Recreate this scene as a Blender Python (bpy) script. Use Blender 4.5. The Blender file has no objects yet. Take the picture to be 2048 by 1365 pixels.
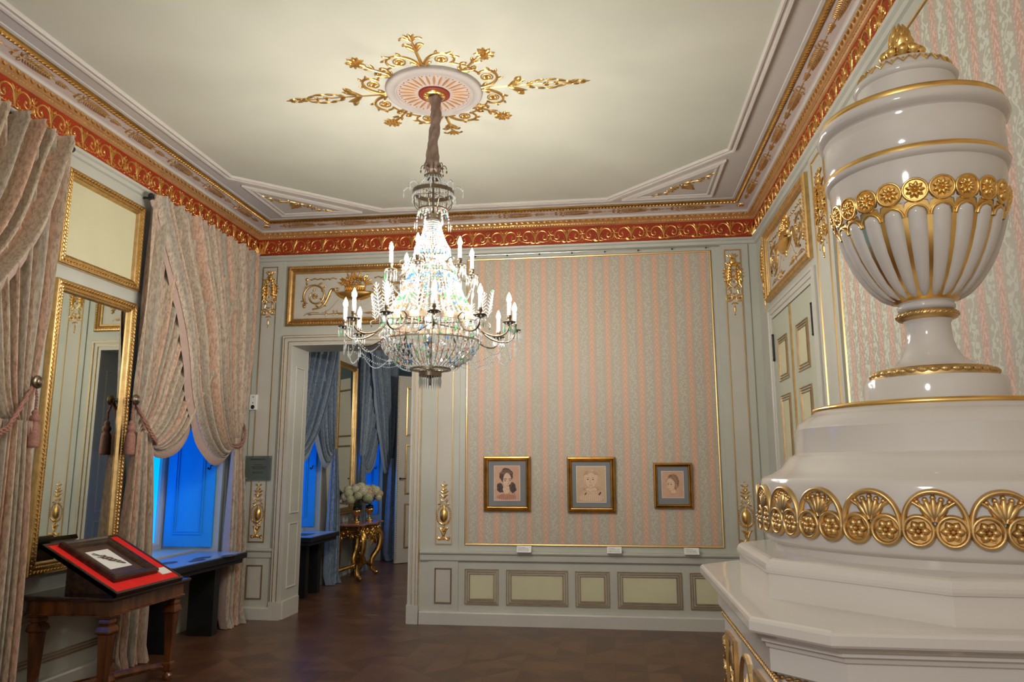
import bpy, math, random
from mathutils import Vector, Matrix
random.seed(7)
PI=math.pi; sin=math.sin; cos=math.cos
SC=bpy.context.scene; COL=SC.collection

# ------------------------------------------------------------------ mesh builder
class MB:
    def __init__(s): s.v=[]; s.f=[]; s.m=[]; s.uv={}
    def add(s,vs,fs,mi=0):
        b=len(s.v); s.v.extend(vs)
        for f in fs: s.f.append([b+i for i in f]); s.m.append(mi)
    def build(s,name,mats,parent=None,origin=None,smooth=False,uvs=None,sharp=None):
        if not isinstance(mats,(list,tuple)): mats=[mats]
        if parent is not None: L=wloc(parent)
        elif origin is not None: L=Vector(origin)
        else:
            xs=[p[0] for p in s.v]; ys=[p[1] for p in s.v]; zs=[p[2] for p in s.v]
            L=Vector(((min(xs)+max(xs))/2,(min(ys)+max(ys))/2,min(zs)))
        me=bpy.data.meshes.new(name)
        me.from_pydata([(p[0]-L.x,p[1]-L.y,p[2]-L.z) for p in s.v],[],s.f)
        for m in mats: me.materials.append(m)
        if len(mats)>1: me.polygons.foreach_set('material_index',s.m)
        if smooth: me.polygons.foreach_set('use_smooth',[True]*len(s.f))
        if uvs:
            l=me.uv_layers.new(name='UVMap')
            flat=[]
            for lp in me.loops: flat.extend(uvs[lp.vertex_index])
            l.data.foreach_set('uv',flat)
        me.update()
        if smooth and sharp: 
            try: me.set_sharp_from_angle(angle=math.radians(sharp))
            except Exception: pass
        o=bpy.data.objects.new(name,me); COL.objects.link(o)
        if parent is not None: o.parent=parent
        else: o.location=L
        return o
def wloc(o):
    L=Vector(o.location)
    while o.parent: o=o.parent; L=L+Vector(o.location)
    return L
def tag(o,label=None,cat=None,group=None,kind=None):
    if label: o['label']=label
    if cat: o['category']=cat
    if group: o['group']=group
    if kind: o['kind']=kind
    return o
def thing(name,loc,label,cat,group=None):
    o=bpy.data.objects.new(name,None); COL.objects.link(o); o.location=loc; o.empty_display_size=.05
    return tag(o,label,cat,group)
def struct(o): o['kind']='structure'; return o

# ------------------------------------------------------------------ shapes
def box(mb,x0,x1,y0,y1,z0,z1,mi=0):
    mb.add([(x0,y0,z0),(x1,y0,z0),(x1,y1,z0),(x0,y1,z0),(x0,y0,z1),(x1,y0,z1),(x1,y1,z1),(x0,y1,z1)],
           [(0,3,2,1),(4,5,6,7),(0,1,5,4),(1,2,6,5),(2,3,7,6),(3,0,4,7)],mi)
def pbox(mb,P,u0,u1,v0,v1,h0,h1,mi=0):
    mb.add([P(u,v,h) for h in (h0,h1) for (u,v) in ((u0,v0),(u1,v0),(u1,v1),(u0,v1))],
           [(0,3,2,1),(4,5,6,7),(0,1,5,4),(1,2,6,5),(2,3,7,6),(3,0,4,7)],mi)
def bevbox(mb,x0,x1,y0,y1,z0,z1,b=.006,mi=0):
    P=lambda u,v,h:(u,v,h)
    ringloft(mb,[ [(x0+i,y0+i,z),(x1-i,y0+i,z),(x1-i,y1-i,z),(x0+i,y1-i,z)] for i,z in ((b,z0),(0,z0+b),(0,z1-b),(b,z1))],True,True,mi)
def ringloft(mb,rings,cap0=False,cap1=False,mi=0,closed=True):
    n=len(rings[0]); vs=[p for r in rings for p in r]; fs=[]
    for i in range(len(rings)-1):
        for j in range(n if closed else n-1):
            k=(j+1)%n; fs.append((i*n+j,i*n+k,(i+1)*n+k,(i+1)*n+j))
    if cap0: fs.append(tuple(range(n-1,-1,-1)))
    if cap1: fs.append(tuple((len(rings)-1)*n+j for j in range(n)))
    mb.add(vs,fs,mi)
def miter(poly,closed=True):
    n=len(poly); out=[]
    for i in range(n):
        a=poly[i-1] if (closed or i>0) else None; b=poly[i]; c=poly[(i+1)%n] if (closed or i<n-1) else None
        def nrm(p,q):
            dx,dy=q[0]-p[0],q[1]-p[1]; l=math.hypot(dx,dy); return (-dy/l,dx/l)
        if a is None: out.append(nrm(b,c)); continue
        if c is None: out.append(nrm(a,b)); continue
        n1=nrm(a,b); n2=nrm(b,c); mx,my=n1[0]+n2[0],n1[1]+n2[1]; d=mx*n1[0]+my*n1[1]
        out.append((mx/d,my/d))
    return out
def frame(mb,P,poly,prof,mi=0,closed=True):
    """sweep prof [(inset,height)] round a counter-clockwise polygon in plane P with mitred corners"""
    mt=miter(poly,closed)
    rings=[[P(p[0]+m[0]*d,p[1]+m[1]*d,h) for p,m in zip(poly,mt)] for d,h in prof]
    ringloft(mb,rings,mi=mi,closed=closed)
def rect(u0,v0,u1,v1): return [(u0,v0),(u1,v0),(u1,v1),(u0,v1)]
def tube(mb,pts,r,n=8,mi=0,caps=True):
    pts=[Vector(p) for p in pts]; N=len(pts); rr=r if isinstance(r,(list,tuple)) else [r]*N
    t0=(pts[1]-pts[0]).normalized(); up=Vector((0,0,1)) if abs(t0.z)<.9 else Vector((1,0,0))
    a=t0.cross(up).normalized(); rings=[]
    for i,p in enumerate(pts):
        t=(pts[min(i+1,N-1)]-pts[max(i-1,0)])
        if t.length<1e-9: t=t0
        t=t.normalized(); a=(a-t*a.dot(t))
        a=a.normalized() if a.length>1e-6 else t.orthogonal().normalized()
        b=t.cross(a)
        rings.append([tuple(p+(a*cos(2*PI*k/n)+b*sin(2*PI*k/n))*rr[i]) for k in range(n)])
    ringloft(mb,rings,caps,caps,mi)
def lathe(mb,prof,c=(0,0,0),n=32,mi=0,a0=0,caps=False,ax=None):
    rings=[[(c[0]+r*cos(a0+2*PI*k/n),c[1]+r*sin(a0+2*PI*k/n),c[2]+z) for k in range(n)] for r,z in prof]
    ringloft(mb,rings,caps,caps,mi)
def octa(mb,c,r,l=None,mi=0):
    l=l or r; x,y,z=c
    mb.add([(x+r,y,z),(x,y+r,z),(x-r,y,z),(x,y-r,z),(x,y,z+l),(x,y,z-l)],
           [(0,1,4),(1,2,4),(2,3,4),(3,0,4),(1,0,5),(2,1,5),(3,2,5),(0,3,5)],mi)
def ball(mb,c,r,n=10,m=6,mi=0,sz=1):
    lathe(mb,[(max(1e-4,r*sin(PI*i/m)),-r*sz*cos(PI*i/m)) for i in range(m+1)],c,n,mi)
def bez(p0,p1,p2,p3,n=10):
    o=[]
    for i in range(n+1):
        t=i/n; s=1-t
        o.append(tuple(s*s*s*a+3*s*s*t*b+3*s*t*t*c+t*t*t*d for a,b,c,d in zip(p0,p1,p2,p3)))
    return o
def catmull(ps,n=8):
    ps=[Vector(p) for p in ps]; q=[ps[0]*2-ps[1]]+ps+[ps[-1]*2-ps[-2]]; o=[]
    for i in range(1,len(q)-2):
        for k in range(n):
            t=k/n
            o.append(.5*((2*q[i])+(q[i+1]-q[i-1])*t+(2*q[i-1]-5*q[i]+4*q[i+1]-q[i+2])*t*t+(3*q[i]-q[i-1]-3*q[i+1]+q[i+2])*t**3))
    o.append(ps[-1]); return [tuple(p) for p in o]
def resample(ps,n):
    ps=[Vector(p) for p in ps]; d=[0]
    for a,b in zip(ps,ps[1:]): d.append(d[-1]+(b-a).length)
    o=[];j=0
    for i in range(n+1):
        t=d[-1]*i/n
        while j<len(d)-2 and d[j+1]<t: j+=1
        k=(t-d[j])/max(1e-9,d[j+1]-d[j]); o.append(ps[j].lerp(ps[j+1],min(1,k)))
    return o

# ------------------------------------------------------------------ gilt relief drawing in a plane P(u,v,h)
def stroke(mb,P,pts,w,h=None,mi=0):
    N=len(pts); W=[w(i/(N-1)) if callable(w) else w for i in range(N)]
    rings=[]
    for i,(u,v) in enumerate(pts):
        a=pts[max(i-1,0)]; b=pts[min(i+1,N-1)]; dx,dy=b[0]-a[0],b[1]-a[1]; l=math.hypot(dx,dy) or 1e-6
        nx,ny=-dy/l,dx/l; ww=max(W[i],.0004); hh=h if h else ww*1.1
        if h: hh=h*min(1,ww/ (max(W)+1e-6)*1.2+.1)
        rings.append([P(u+nx*ww*c,v+ny*ww*c,hh*s) for c,s in ((-1,-.05),(-.62,.78),(0,1),(.62,.78),(1,-.05))])
    ringloft(mb,rings,mi=mi,closed=False)
tp=lambda a,b:(lambda t:a+(b-a)*t)                       # straight taper
lf=lambda w:(lambda t:w*(sin(PI*min(1,.08+t*.92))**.8))       # leaf outline
def leaf(mb,P,u,v,ang,l,w,h=None,bend=0,mi=0):
    pts=[]
    for i in range(6):
        t=i/5; a=ang+bend*t
        if i==0: x,y=u,v
        else: x+=l/5*cos(a); y+=l/5*sin(a)
        pts.append((x,y))
    stroke(mb,P,pts,lf(w),h or w*.8,mi)
def boss(mb,P,u,v,r,h=None,n=8,mi=0,ev=1):
    h=h or r; rings=[]
    for s,t in ((1,-.05),(.8,.6),(.42,.92)): rings.append([P(u+r*s*cos(2*PI*k/n),v+r*ev*s*sin(2*PI*k/n),h*t) for k in range(n)])
    ringloft(mb,rings,False,True,mi)
def rosette(mb,P,u,v,r,h=.008,n=8,mi=0,ring=True,fat=.24,ln_=.62):
    for k in range(n):
        a=2*PI*k/n; leaf(mb,P,u+r*.18*cos(a),v+r*.18*sin(a),a,r*ln_,r*fat,h,0,mi)
    boss(mb,P,u,v,r*.22,h*1.4,8,mi)
    if ring: stroke(mb,P,[(u+r*.92*cos(2*PI*k/20),v+r*.92*sin(2*PI*k/20)) for k in range(21)],r*.1,h*.8,mi)
def spiral(cu,cv,r0,r1,a0,a1,n=16): return [(cu+(r0+(r1-r0)*i/n)*cos(a0+(a1-a0)*i/n),cv+(r0+(r1-r0)*i/n)*sin(a0+(a1-a0)*i/n)) for i in range(n+1)]
def halfvase(mb,P,cu,prof,d=.5,mi=0,n=8):
    rings=[[P(cu+w*cos(PI*k/n),v,max(0,w*d*sin(PI*k/n))) for k in range(n+1)] for v,w in prof]
    ringloft(mb,rings,mi=mi,closed=False)
def mirror_strokes(cu,pts,s): return [(cu+s*u,v) for u,v in pts]

# ------------------------------------------------------------------ materials
def mat(name):
    m=bpy.data.materials.new(name); m.use_nodes=True; nt=m.node_tree
    return m,nt,nt.nodes['Principled BSDF']
def srgb(r,g,b):
    f=lambda c:((c/255+.055)/1.055)**2.4 if c>10 else c/255/12.92
    return (f(r),f(g),f(b),1)
def noise_mix(nt,b,c1,c2,scale=8,detail=6,lo=.35,hi=.65,coord='Object',stretch=None):
    tc=nt.nodes.new('ShaderNodeTexCoord'); n=nt.nodes.new('ShaderNodeTexNoise'); n.inputs['Scale'].default_value=scale; n.inputs['Detail'].default_value=detail
    src=tc.outputs[coord]
    if stretch:
        mp=nt.nodes.new('ShaderNodeMapping'); mp.inputs['Scale'].default_value=stretch; nt.links.new(src,mp.inputs[0]); src=mp.outputs[0]
    nt.links.new(src,n.inputs['Vector'])
    r=nt.nodes.new('ShaderNodeValToRGB'); r.color_ramp.elements[0].position=lo; r.color_ramp.elements[1].position=hi
    r.color_ramp.elements[0].color=c1; r.color_ramp.elements[1].color=c2
    nt.links.new(n.outputs['Fac'],r.inputs[0]); nt.links.new(r.outputs[0],b.inputs['Base Color']); return n,r
def bump(nt,b,src,st=.2,dist=.01):
    bp=nt.nodes.new('ShaderNodeBump'); bp.inputs['Strength'].default_value=st; bp.inputs['Distance'].default_value=dist
    nt.links.new(src,bp.inputs['Height']); nt.links.new(bp.outputs[0],b.inputs['Normal'])
def paint(name,c,var=.05,rough=.5,scale=3,metal=0,spec=.5,bmp=0):
    m,nt,b=mat(name)
    d=tuple(x*(1-var) for x in c[:3])+(1,); e=tuple(min(1,x*(1+var)) for x in c[:3])+(1,)
    n,r=noise_mix(nt,b,d,e,scale)
    b.inputs['Roughness'].default_value=rough; b.inputs['Metallic'].default_value=metal; b.inputs['Specular IOR Level'].default_value=spec
    if bmp: bump(nt,b,n.outputs['Fac'],bmp)
    return m
MT={}
MT['wall']=paint('grey_green_paint',srgb(190,189,176),.03,.45)
MT['wall_white']=paint('pale_joinery_paint',srgb(200,196,184),.03,.4)
MT['cream']=paint('cream_panel_paint',srgb(206,200,164),.03,.6)
MT['panel']=paint('pale_panel_paint',srgb(196,190,176),.03,.5)
MT['ceil']=paint('ceiling_cream_plaster',srgb(208,207,190),.035,.8,1.2)
MT['medallion']=paint('medallion_grey_plaster',srgb(190,180,172),.05,.7)
MT['redring']=paint('red_brown_ring',srgb(132,48,26),.1,.5)
MT['ceilwhite']=paint('ceiling_white_plaster',srgb(208,200,190),.02,.7)
MT['mauve']=paint('mauve_plaster',srgb(196,178,168),.03,.7)
MT['red']=paint('red_frieze_paint',srgb(158,48,4),.15,.55,5)
MT['crownpink']=paint('crown_moulding_paint',srgb(204,154,104),.08,.42,9,.35)
MT['gold']=paint('gilding',srgb(240,196,118),.10,.28,14,1.0)
MT['gold_dull']=paint('worn_gilding',srgb(212,176,118),.14,.36,20,.95)
MT['gold_dark']=paint('old_bronze_gilding',srgb(186,142,74),.2,.3,10,1.0)
MT['gold_line']=paint('gilt_line',srgb(236,200,140),.05,.28,6,1.0)
MT['dark_line']=paint('shadow_gap_brown',srgb(120,98,74),.1,.5,6)
MT['ceramic']=paint('white_glazed_ceramic',srgb(210,203,195),.02,.09,2,0,.55)
MT['grout']=paint('tile_joint',srgb(176,166,156),.05,.6)
MT['dado_gilt']=paint('brownish_gilt_moulding',srgb(176,150,112),.12,.35,12,.7)
MT['shutter']=paint('shutter_blue_light_tint',srgb(50,158,222),.04,.4)  # blue window light put into the colour of the pale shutters
MT['wood']=None
MT['black']=paint('black_lacquer',srgb(24,24,26),.2,.45,8)
MT['iron']=paint('dark_iron',srgb(46,44,44),.2,.4,8,.6)
MT['bronze']=paint('chandelier_bronze',srgb(120,106,88),.2,.35,12,.9)
MT['steel']=paint('brushed_steel',srgb(200,200,196),.05,.3,9,1.0)
MT['mat_grey']=paint('grey_mount_card',srgb(128,128,128),.03,.8)
MT['white']=paint('white_card',srgb(232,230,224),.02,.6)
MT['ink']=paint('dark_ink',srgb(60,52,48),.1,.8)
MT['redfelt']=paint('red_felt',srgb(226,22,8),.06,.8,40)
MT['cord']=paint('faded_pink_cord',srgb(150,106,92),.2,.8,60)
MT['sleeve']=paint('brown_grey_silk_sleeve',srgb(138,116,102),.22,.7,18)
MT['bluecloth']=None

def mk_wood(name,c1,c2,rough=.25,stretch=(3,3,30)):
    m,nt,b=mat(name); n,r=noise_mix(nt,b,c1,c2,2.5,8,.3,.7,'Object',stretch); b.inputs['Roughness'].default_value=rough; return m
MT['wood']=mk_wood('polished_walnut',srgb(58,30,14),srgb(112,64,30),.18,(6,6,1.2))
MT['woodtop']=mk_wood('dark_walnut_top',srgb(40,24,16),srgb(66,40,26),.13,(6,1.2,6))
MT['framewood']=mk_wood('dark_frame_wood',srgb(34,22,16),srgb(70,46,32),.25,(8,2,8))

def N(nt,t,**k):
    n=nt.nodes.new('ShaderNode'+t)
    for a,v in k.items(): setattr(n,a,v)
    return n
def math_(nt,op,a,b=None,c=None):
    n=nt.nodes.new('ShaderNodeMath'); n.operation=op
    for i,x in enumerate((a,b,c)):
        if x is None: continue
        if isinstance(x,(int,float)): n.inputs[i].default_value=x
        else: nt.links.new(x,n.inputs[i])
    return n.outputs[0]
def mixc(nt,f,a,b):
    n=nt.nodes.new('ShaderNodeMix'); n.data_type='RGBA'
    if isinstance(f,(int,float)): n.inputs[0].default_value=f
    else: nt.links.new(f,n.inputs[0])
    for s,x in ((6,a),(7,b)):
        if isinstance(x,tuple): n.inputs[s].default_value=x
        else: nt.links.new(x,n.inputs[s])
    return n.outputs[2]
def wallpaper(name,axis,bgA,motA,pinkA,pinkB,period=.172,phase=0,vs=46,th=.86):
    m,nt,b=mat(name); tc=N(nt,'TexCoord'); sx=N(nt,'SeparateXYZ'); geo=N(nt,'NewGeometry')
    nt.links.new(geo.outputs['Position'],sx.inputs[0]); u=sx.outputs[axis]; z=sx.outputs[2]
    fr=math_(nt,'FRACT',math_(nt,'ADD',math_(nt,'DIVIDE',u,period),phase))       # 0..1 ; pink centred .5
    d=math_(nt,'ABSOLUTE',math_(nt,'SUBTRACT',fr,.5))
    pink=math_(nt,'LESS_THAN',d,.12)
    edge=math_(nt,'MULTIPLY',math_(nt,'GREATER_THAN',d,.12),math_(nt,'LESS_THAN',d,.215))
    # floral vine in the remaining band
    fl=math_(nt,'FRACT',math_(nt,'ADD',fr,.5)); c0=math_(nt,'SUBTRACT',fl,.5)
    vine=math_(nt,'ABSOLUTE',math_(nt,'SUBTRACT',c0,math_(nt,'MULTIPLY',math_(nt,'SINE',math_(nt,'MULTIPLY',z,2*PI/.13)),.11)))
    vinem=math_(nt,'LESS_THAN',vine,.028)
    vo=N(nt,'TexVoronoi'); vo.feature='F1'; vo.inputs['Scale'].default_value=vs; nt.links.new(geo.outputs['Position'],vo.inputs['Vector'])
    no=N(nt,'TexNoise'); no.inputs['Scale'].default_value=70; no.inputs['Detail'].default_value=3; nt.links.new(geo.outputs['Position'],no.inputs['Vector'])
    blob=math_(nt,'LESS_THAN',math_(nt,'ADD',vo.outputs['Distance'],math_(nt,'MULTIPLY',no.outputs['Fac'],.9)),th)
    inband=math_(nt,'LESS_THAN',math_(nt,'ABSOLUTE',c0),.24)
    mot=math_(nt,'MULTIPLY',inband,math_(nt,'MAXIMUM',vinem,blob))
    col=mixc(nt,mot,bgA,motA)
    # dotted edge
    dots=math_(nt,'GREATER_THAN',math_(nt,'SINE',math_(nt,'MULTIPLY',z,2*PI/.022)),.1)
    dd=math_(nt,'LESS_THAN',math_(nt,'ABSOLUTE',math_(nt,'SUBTRACT',d,.165)),.018)
    dm=math_(nt,'MULTIPLY',dots,dd)
    ec=mixc(nt,dm,tuple(.5*a+.5*q for a,q in zip(bgA,pinkA)),tuple(.6*a+.4*q for a,q in zip(motA,bgA)))
    col=mixc(nt,edge,col,ec)
    pz=math_(nt,'GREATER_THAN',math_(nt,'ADD',math_(nt,'MULTIPLY',math_(nt,'SINE',math_(nt,'ADD',math_(nt,'MULTIPLY',z,2*PI/.06),math_(nt,'MULTIPLY',d,40))),.12),no.outputs['Fac']),.52)
    pc=mixc(nt,pz,pinkA,pinkB); col=mixc(nt,pink,col,pc)
    nt.links.new(col,b.inputs['Base Color'])
    nt.links.new(math_(nt,'ADD',.50,math_(nt,'MULTIPLY',mot,.25)),b.inputs['Roughness']); nt.links.new(math_(nt,'SUBTRACT',.55,math_(nt,'MULTIPLY',mot,.4)),b.inputs['Specular IOR Level'])
    b.inputs['Sheen Weight'].default_value=.25
    bump(nt,b,no.outputs['Fac'],.15,.002)
    return m
MT['paper_back']=wallpaper('striped_silk_wallpaper',0,srgb(180,170,152),srgb(198,191,172),srgb(206,160,132),srgb(214,178,150),phase=.5+.0)
MT['paper_right']=wallpaper('striped_silk_wallpaper_right',1,srgb(182,176,156),srgb(212,212,194),srgb(200,156,136),srgb(222,188,168),vs=34,th=.92)

def velvet(name,stripes,noise1,dark):
    m,nt,b=mat(name); uv=N(nt,'UVMap'); sx=N(nt,'SeparateXYZ'); nt.links.new(uv.outputs[0],sx.inputs[0])
    fr=math_(nt,'FRACT',math_(nt,'MULTIPLY',sx.outputs[0],9.0))
    r=N(nt,'ValToRGB'); r.color_ramp.interpolation='EASE'
    els=r.color_ramp.elements; els[0].position=0; els[0].color=stripes[0]; els[1].position=1; els[1].color=stripes[-1]
    for i,c in enumerate(stripes[1:-1]): e=els.new((i+1)/(len(stripes)-1)); e.color=c
    nt.links.new(fr,r.inputs[0])
    geo=N(nt,'NewGeometry'); no=N(nt,'TexNoise'); no.inputs['Scale'].default_value=62; no.inputs['Detail'].default_value=8; no.inputs['Roughness'].default_value=.7; no.inputs['Distortion'].default_value=.15
    mp=N(nt,'Mapping'); mp.inputs['Scale'].default_value=(1,1,.3); nt.links.new(geo.outputs['Position'],mp.inputs[0]); nt.links.new(mp.outputs[0],no.inputs['Vector'])
    k=N(nt,'ValToRGB'); k.color_ramp.elements[0].position=.44; k.color_ramp.elements[1].position=.6; nt.links.new(no.outputs['Fac'],k.inputs[0])
    f=math_(nt,'MULTIPLY',k.outputs[0],noise1)
    c=mixc(nt,f,r.outputs[0],dark)
    nt.links.new(c,b.inputs['Base Color']); b.inputs['Roughness'].default_value=.6; b.inputs['Sheen Weight'].default_value=.5; b.inputs['Sheen Roughness'].default_value=.4
    bump(nt,b,no.outputs['Fac'],.55,.008)
    return m
MT['velvet']=velvet('rose_grey_crushed_velvet',[srgb(198,180,156),srgb(206,164,136),srgb(188,172,150),srgb(168,162,146),srgb(204,184,160)],.75,srgb(140,118,100))
MT['velvet_blue']=velvet('blue_grey_crushed_velvet',[srgb(112,130,150),srgb(150,166,178),srgb(96,112,134),srgb(128,146,164),srgb(112,130,150)],.6,srgb(60,72,92))
MT['lining']=paint('mauve_curtain_lining',srgb(180,154,142),.04,.7,30)
MT['lining_blue']=paint('pale_blue_curtain_lining',srgb(140,156,178),.04,.7,30)

# parquet
def parquet():
    m,nt,b=mat('star_parquet'); geo=N(nt,'NewGeometry'); sx=N(nt,'SeparateXYZ')
    mp=N(nt,'Mapping'); mp.inputs['Rotation'].default_value=(0,0,PI/4); mp.inputs['Scale'].default_value=(1.4,1.4,1); nt.links.new(geo.outputs['Position'],mp.inputs[0])
    nt.links.new(mp.outputs[0],sx.inputs[0])
    fx=math_(nt,'SUBTRACT',math_(nt,'FRACT',sx.outputs[0]),.5); fy=math_(nt,'SUBTRACT',math_(nt,'FRACT',sx.outputs[1]),.5)
    ax=math_(nt,'ABSOLUTE',fx); ay=math_(nt,'ABSOLUTE',fy)
    s1=math_(nt,'GREATER_THAN',ax,ay); s2=math_(nt,'GREATER_THAN',fx,0); s3=math_(nt,'GREATER_THAN',fy,0)
    s4=math_(nt,'GREATER_THAN',math_(nt,'ADD',ax,ay),.5)
    idx=math_(nt,'ADD',math_(nt,'ADD',s1,math_(nt,'MULTIPLY',s2,2)),math_(nt,'ADD',math_(nt,'MULTIPLY',s3,4),math_(nt,'MULTIPLY',s4,8)))
    cell=math_(nt,'ADD',math_(nt,'MULTIPLY',math_(nt,'FLOOR',sx.outputs[0]),17.3),math_(nt,'MULTIPLY',math_(nt,'FLOOR',sx.outputs[1]),7.7))
    h=math_(nt,'FRACT',math_(nt,'MULTIPLY',math_(nt,'SINE',math_(nt,'ADD',math_(nt,'MULTIPLY',idx,12.9898),cell)),437.58))
    # grain: two directions
    w=[]
    for sc in ((2,26,1),(26,2,1)):
        q=N(nt,'Mapping'); q.inputs['Scale'].default_value=sc; nt.links.new(mp.outputs[0],q.inputs[0])
        no=N(nt,'TexNoise'); no.inputs['Scale'].default_value=1.6; no.inputs['Detail'].default_value=6; nt.links.new(q.outputs[0],no.inputs['Vector']); w.append(no.outputs['Fac'])
    g=N(nt,'Mix'); nt.links.new(math_(nt,'GREATER_THAN',math_(nt,'FRACT',math_(nt,'MULTIPLY',h,7.3)),.5),g.inputs[0]); nt.links.new(w[0],g.inputs[2]); nt.links.new(w[1],g.inputs[3])
    t=math_(nt,'ADD',math_(nt,'MULTIPLY',h,.55),math_(nt,'MULTIPLY',math_(nt,'SUBTRACT',g.outputs[0],.5),.9))
    r=N(nt,'ValToRGB'); r.color_ramp.elements[0].position=0; r.color_ramp.elements[0].color=srgb(78,50,36); r.color_ramp.elements[1].position=.75; r.color_ramp.elements[1].color=srgb(116,79,55)
    nt.links.new(t,r.inputs[0])
    # joints
    j=math_(nt,'LESS_THAN',math_(nt,'MINIMUM',math_(nt,'MINIMUM',math_(nt,'ABSOLUTE',math_(nt,'SUBTRACT',ax,ay)),math_(nt,'ABSOLUTE',math_(nt,'SUBTRACT',math_(nt,'ADD',ax,ay),.5))),math_(nt,'MINIMUM',math_(nt,'SUBTRACT',.5,ax),math_(nt,'SUBTRACT',.5,ay))),.004)
    c=mixc(nt,math_(nt,'MULTIPLY',j,.5),r.outputs[0],srgb(40,26,18))
    nt.links.new(c,b.inputs['Base Color']); b.inputs['Roughness'].default_value=.3; b.inputs['Specular IOR Level'].default_value=.4
    bump(nt,b,g.outputs[0],.04,.003)
    return m
MT['parquet']=parquet()
def emis(name,c,s):
    m,nt,b=mat(name); b.inputs['Base Color'].default_value=c; b.inputs['Emission Color'].default_value=c; b.inputs['Emission Strength'].default_value=s; return m
MT['bulb']=emis('lit_candle_bulb',(1,.95,.88,1),BULB if 'BULB' in globals() else 690)
MT['bluepane']=emis('blue_lit_window_film',(.0,.31,1,1),1.7)
def crystal(name,c,al=.42):
    m,nt,b=mat(name); out=nt.nodes['Material Output']
    b.inputs['Base Color'].default_value=c; b.inputs['Roughness'].default_value=.06; b.inputs['Specular IOR Level'].default_value=1.0; b.inputs['IOR'].default_value=1.6
    tr=N(nt,'BsdfTransparent'); tr.inputs[0].default_value=tuple(.5+.5*x for x in c[:3])+(1,)
    tl=N(nt,'BsdfTranslucent'); tl.inputs[0].default_value=c
    mx2=N(nt,'MixShader'); mx2.inputs[0].default_value=.15; nt.links.new(b.outputs[0],mx2.inputs[1]); nt.links.new(tl.outputs[0],mx2.inputs[2])
    mx=N(nt,'MixShader'); mx.inputs[0].default_value=al; nt.links.new(tr.outputs[0],mx.inputs[1]); nt.links.new(mx2.outputs[0],mx.inputs[2]); nt.links.new(mx.outputs[0],out.inputs[0]); return m
CR=[crystal('clear_crystal',(.62,.64,.63,1)),crystal('green_crystal',(.16,.46,.24,1),.6),crystal('blue_crystal',(.12,.32,.58,1),.6),crystal('amber_crystal',(.6,.34,.2,1),.6),crystal('rose_crystal',(.62,.38,.34,1),.55)]
def mirror_mat():
    m,nt,b=mat('old_mirror_glass'); b.inputs['Base Color'].default_value=srgb(226,232,222); b.inputs['Metallic'].default_value=1; b.inputs['Roughness'].default_value=.015; return m
MT['mirror']=mirror_mat()
def glass_mat():
    m,nt,b=mat('grey_acrylic'); out=nt.nodes['Material Output']; b.inputs['Base Color'].default_value=srgb(120,128,122); b.inputs['Roughness'].default_value=.08
    tr=N(nt,'BsdfTransparent'); tr.inputs[0].default_value=srgb(214,222,214); mx=N(nt,'MixShader'); mx.inputs[0].default_value=.45
    nt.links.new(tr.outputs[0],mx.inputs[1]); nt.links.new(b.outputs[0],mx.inputs[2]); nt.links.new(mx.outputs[0],out.inputs[0]); return m
MT['acrylic']=glass_mat()
MT['marble']=paint('rose_marble',srgb(150,104,92),.25,.12,14)
MT['sheet']=paint('print_sheet_blue_light_tint',srgb(128,164,206),.03,.25)  # pale sheet, with the blue glow from the window mixed into its colour
MT['fig']=paint('dark_print_image',srgb(70,64,60),.3,.5,30)
XL,XR,D,H,Y0=-4.04,1.6,7.95,4.4,-2.5
D2=8.37; YF=13.6; XW=-4.79
PB=lambda u,v,h:(u,D-h,v)
PL=lambda u,v,h:(XL+h,u,v)
PR=lambda u,v,h:(XR-h,u,v)
PC=lambda u,v,h:(u,v,H-h)
NICHES=[(2.95,4.3),(6.05,7.45),(8.75,10.15),(11.75,13.05)]
TR=[0]
def trim(mb,m,**k):
    TR[0]+=1; return struct(mb.build('trim_%d'%TR[0],m,**k))

# ------------------------------------------------------------------ shell
mb=MB(); box(mb,XL-.75,XR+.2,Y0,YF+1.4,-.05,0); struct(mb.build('floor',MT['parquet'],origin=(0,0,0)))
mb=MB(); box(mb,XL-.75,XR+.2,Y0,YF+1.4,H,H+.1)
OCT=[(XL+.45,-2.2),(1.115,-2.2),(1.115,6.42),(.03,7.52),(-2.42,7.52),(-3.59,6.42)]
OCT[0]=(-3.59,-2.2)
mb.add([PC(u,v,.004) for u,v in OCT],[tuple(range(6))],1)
struct(mb.build('ceiling',[MT['ceilwhite'],MT['ceil']],origin=(0,0,H)))
mb=MB()
box(mb,XL,-3.55,D,D2,0,H); box(mb,-2.15,XR,D,D2,0,H); box(mb,-3.55,-2.15,D,D2,2.97,H)
struct(mb.build('wall_back',MT['wall']))
mb=MB(); ys=[Y0]+[y for n in NICHES for y in n]+[YF]
for i in range(0,len(ys),2): box(mb,XW,XL,ys[i],ys[i+1],0,H)
for a,b in NICHES: box(mb,XW,XL,a,b,3.93,H); box(mb,XW,XL-.22,a,b,0,.74); box(mb,XW,XL-.2,a,b,.74,.77)
struct(mb.build('wall_left',MT['wall']))
mb=MB(); box(mb,XR,XR+.2,Y0,YF,0,H); struct(mb.build('wall_right',MT['wall']))
MT['teal']=paint('dark_teal_paint',srgb(74,96,98),.05,.5)
mb=MB(); box(mb,XL-.75,-3.75,YF,YF+.2,0,H); box(mb,-2.2,XR+.2,YF,YF+.2,0,H); box(mb,-3.75,-2.2,YF,YF+.2,3.2,H)
struct(mb.build('wall_far',MT['teal']))
mb=MB(); box(mb,XL-.75,XR+.2,YF+1.4,YF+1.5,0,H); struct(mb.build('wall_beyond',MT['wall']))

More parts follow.
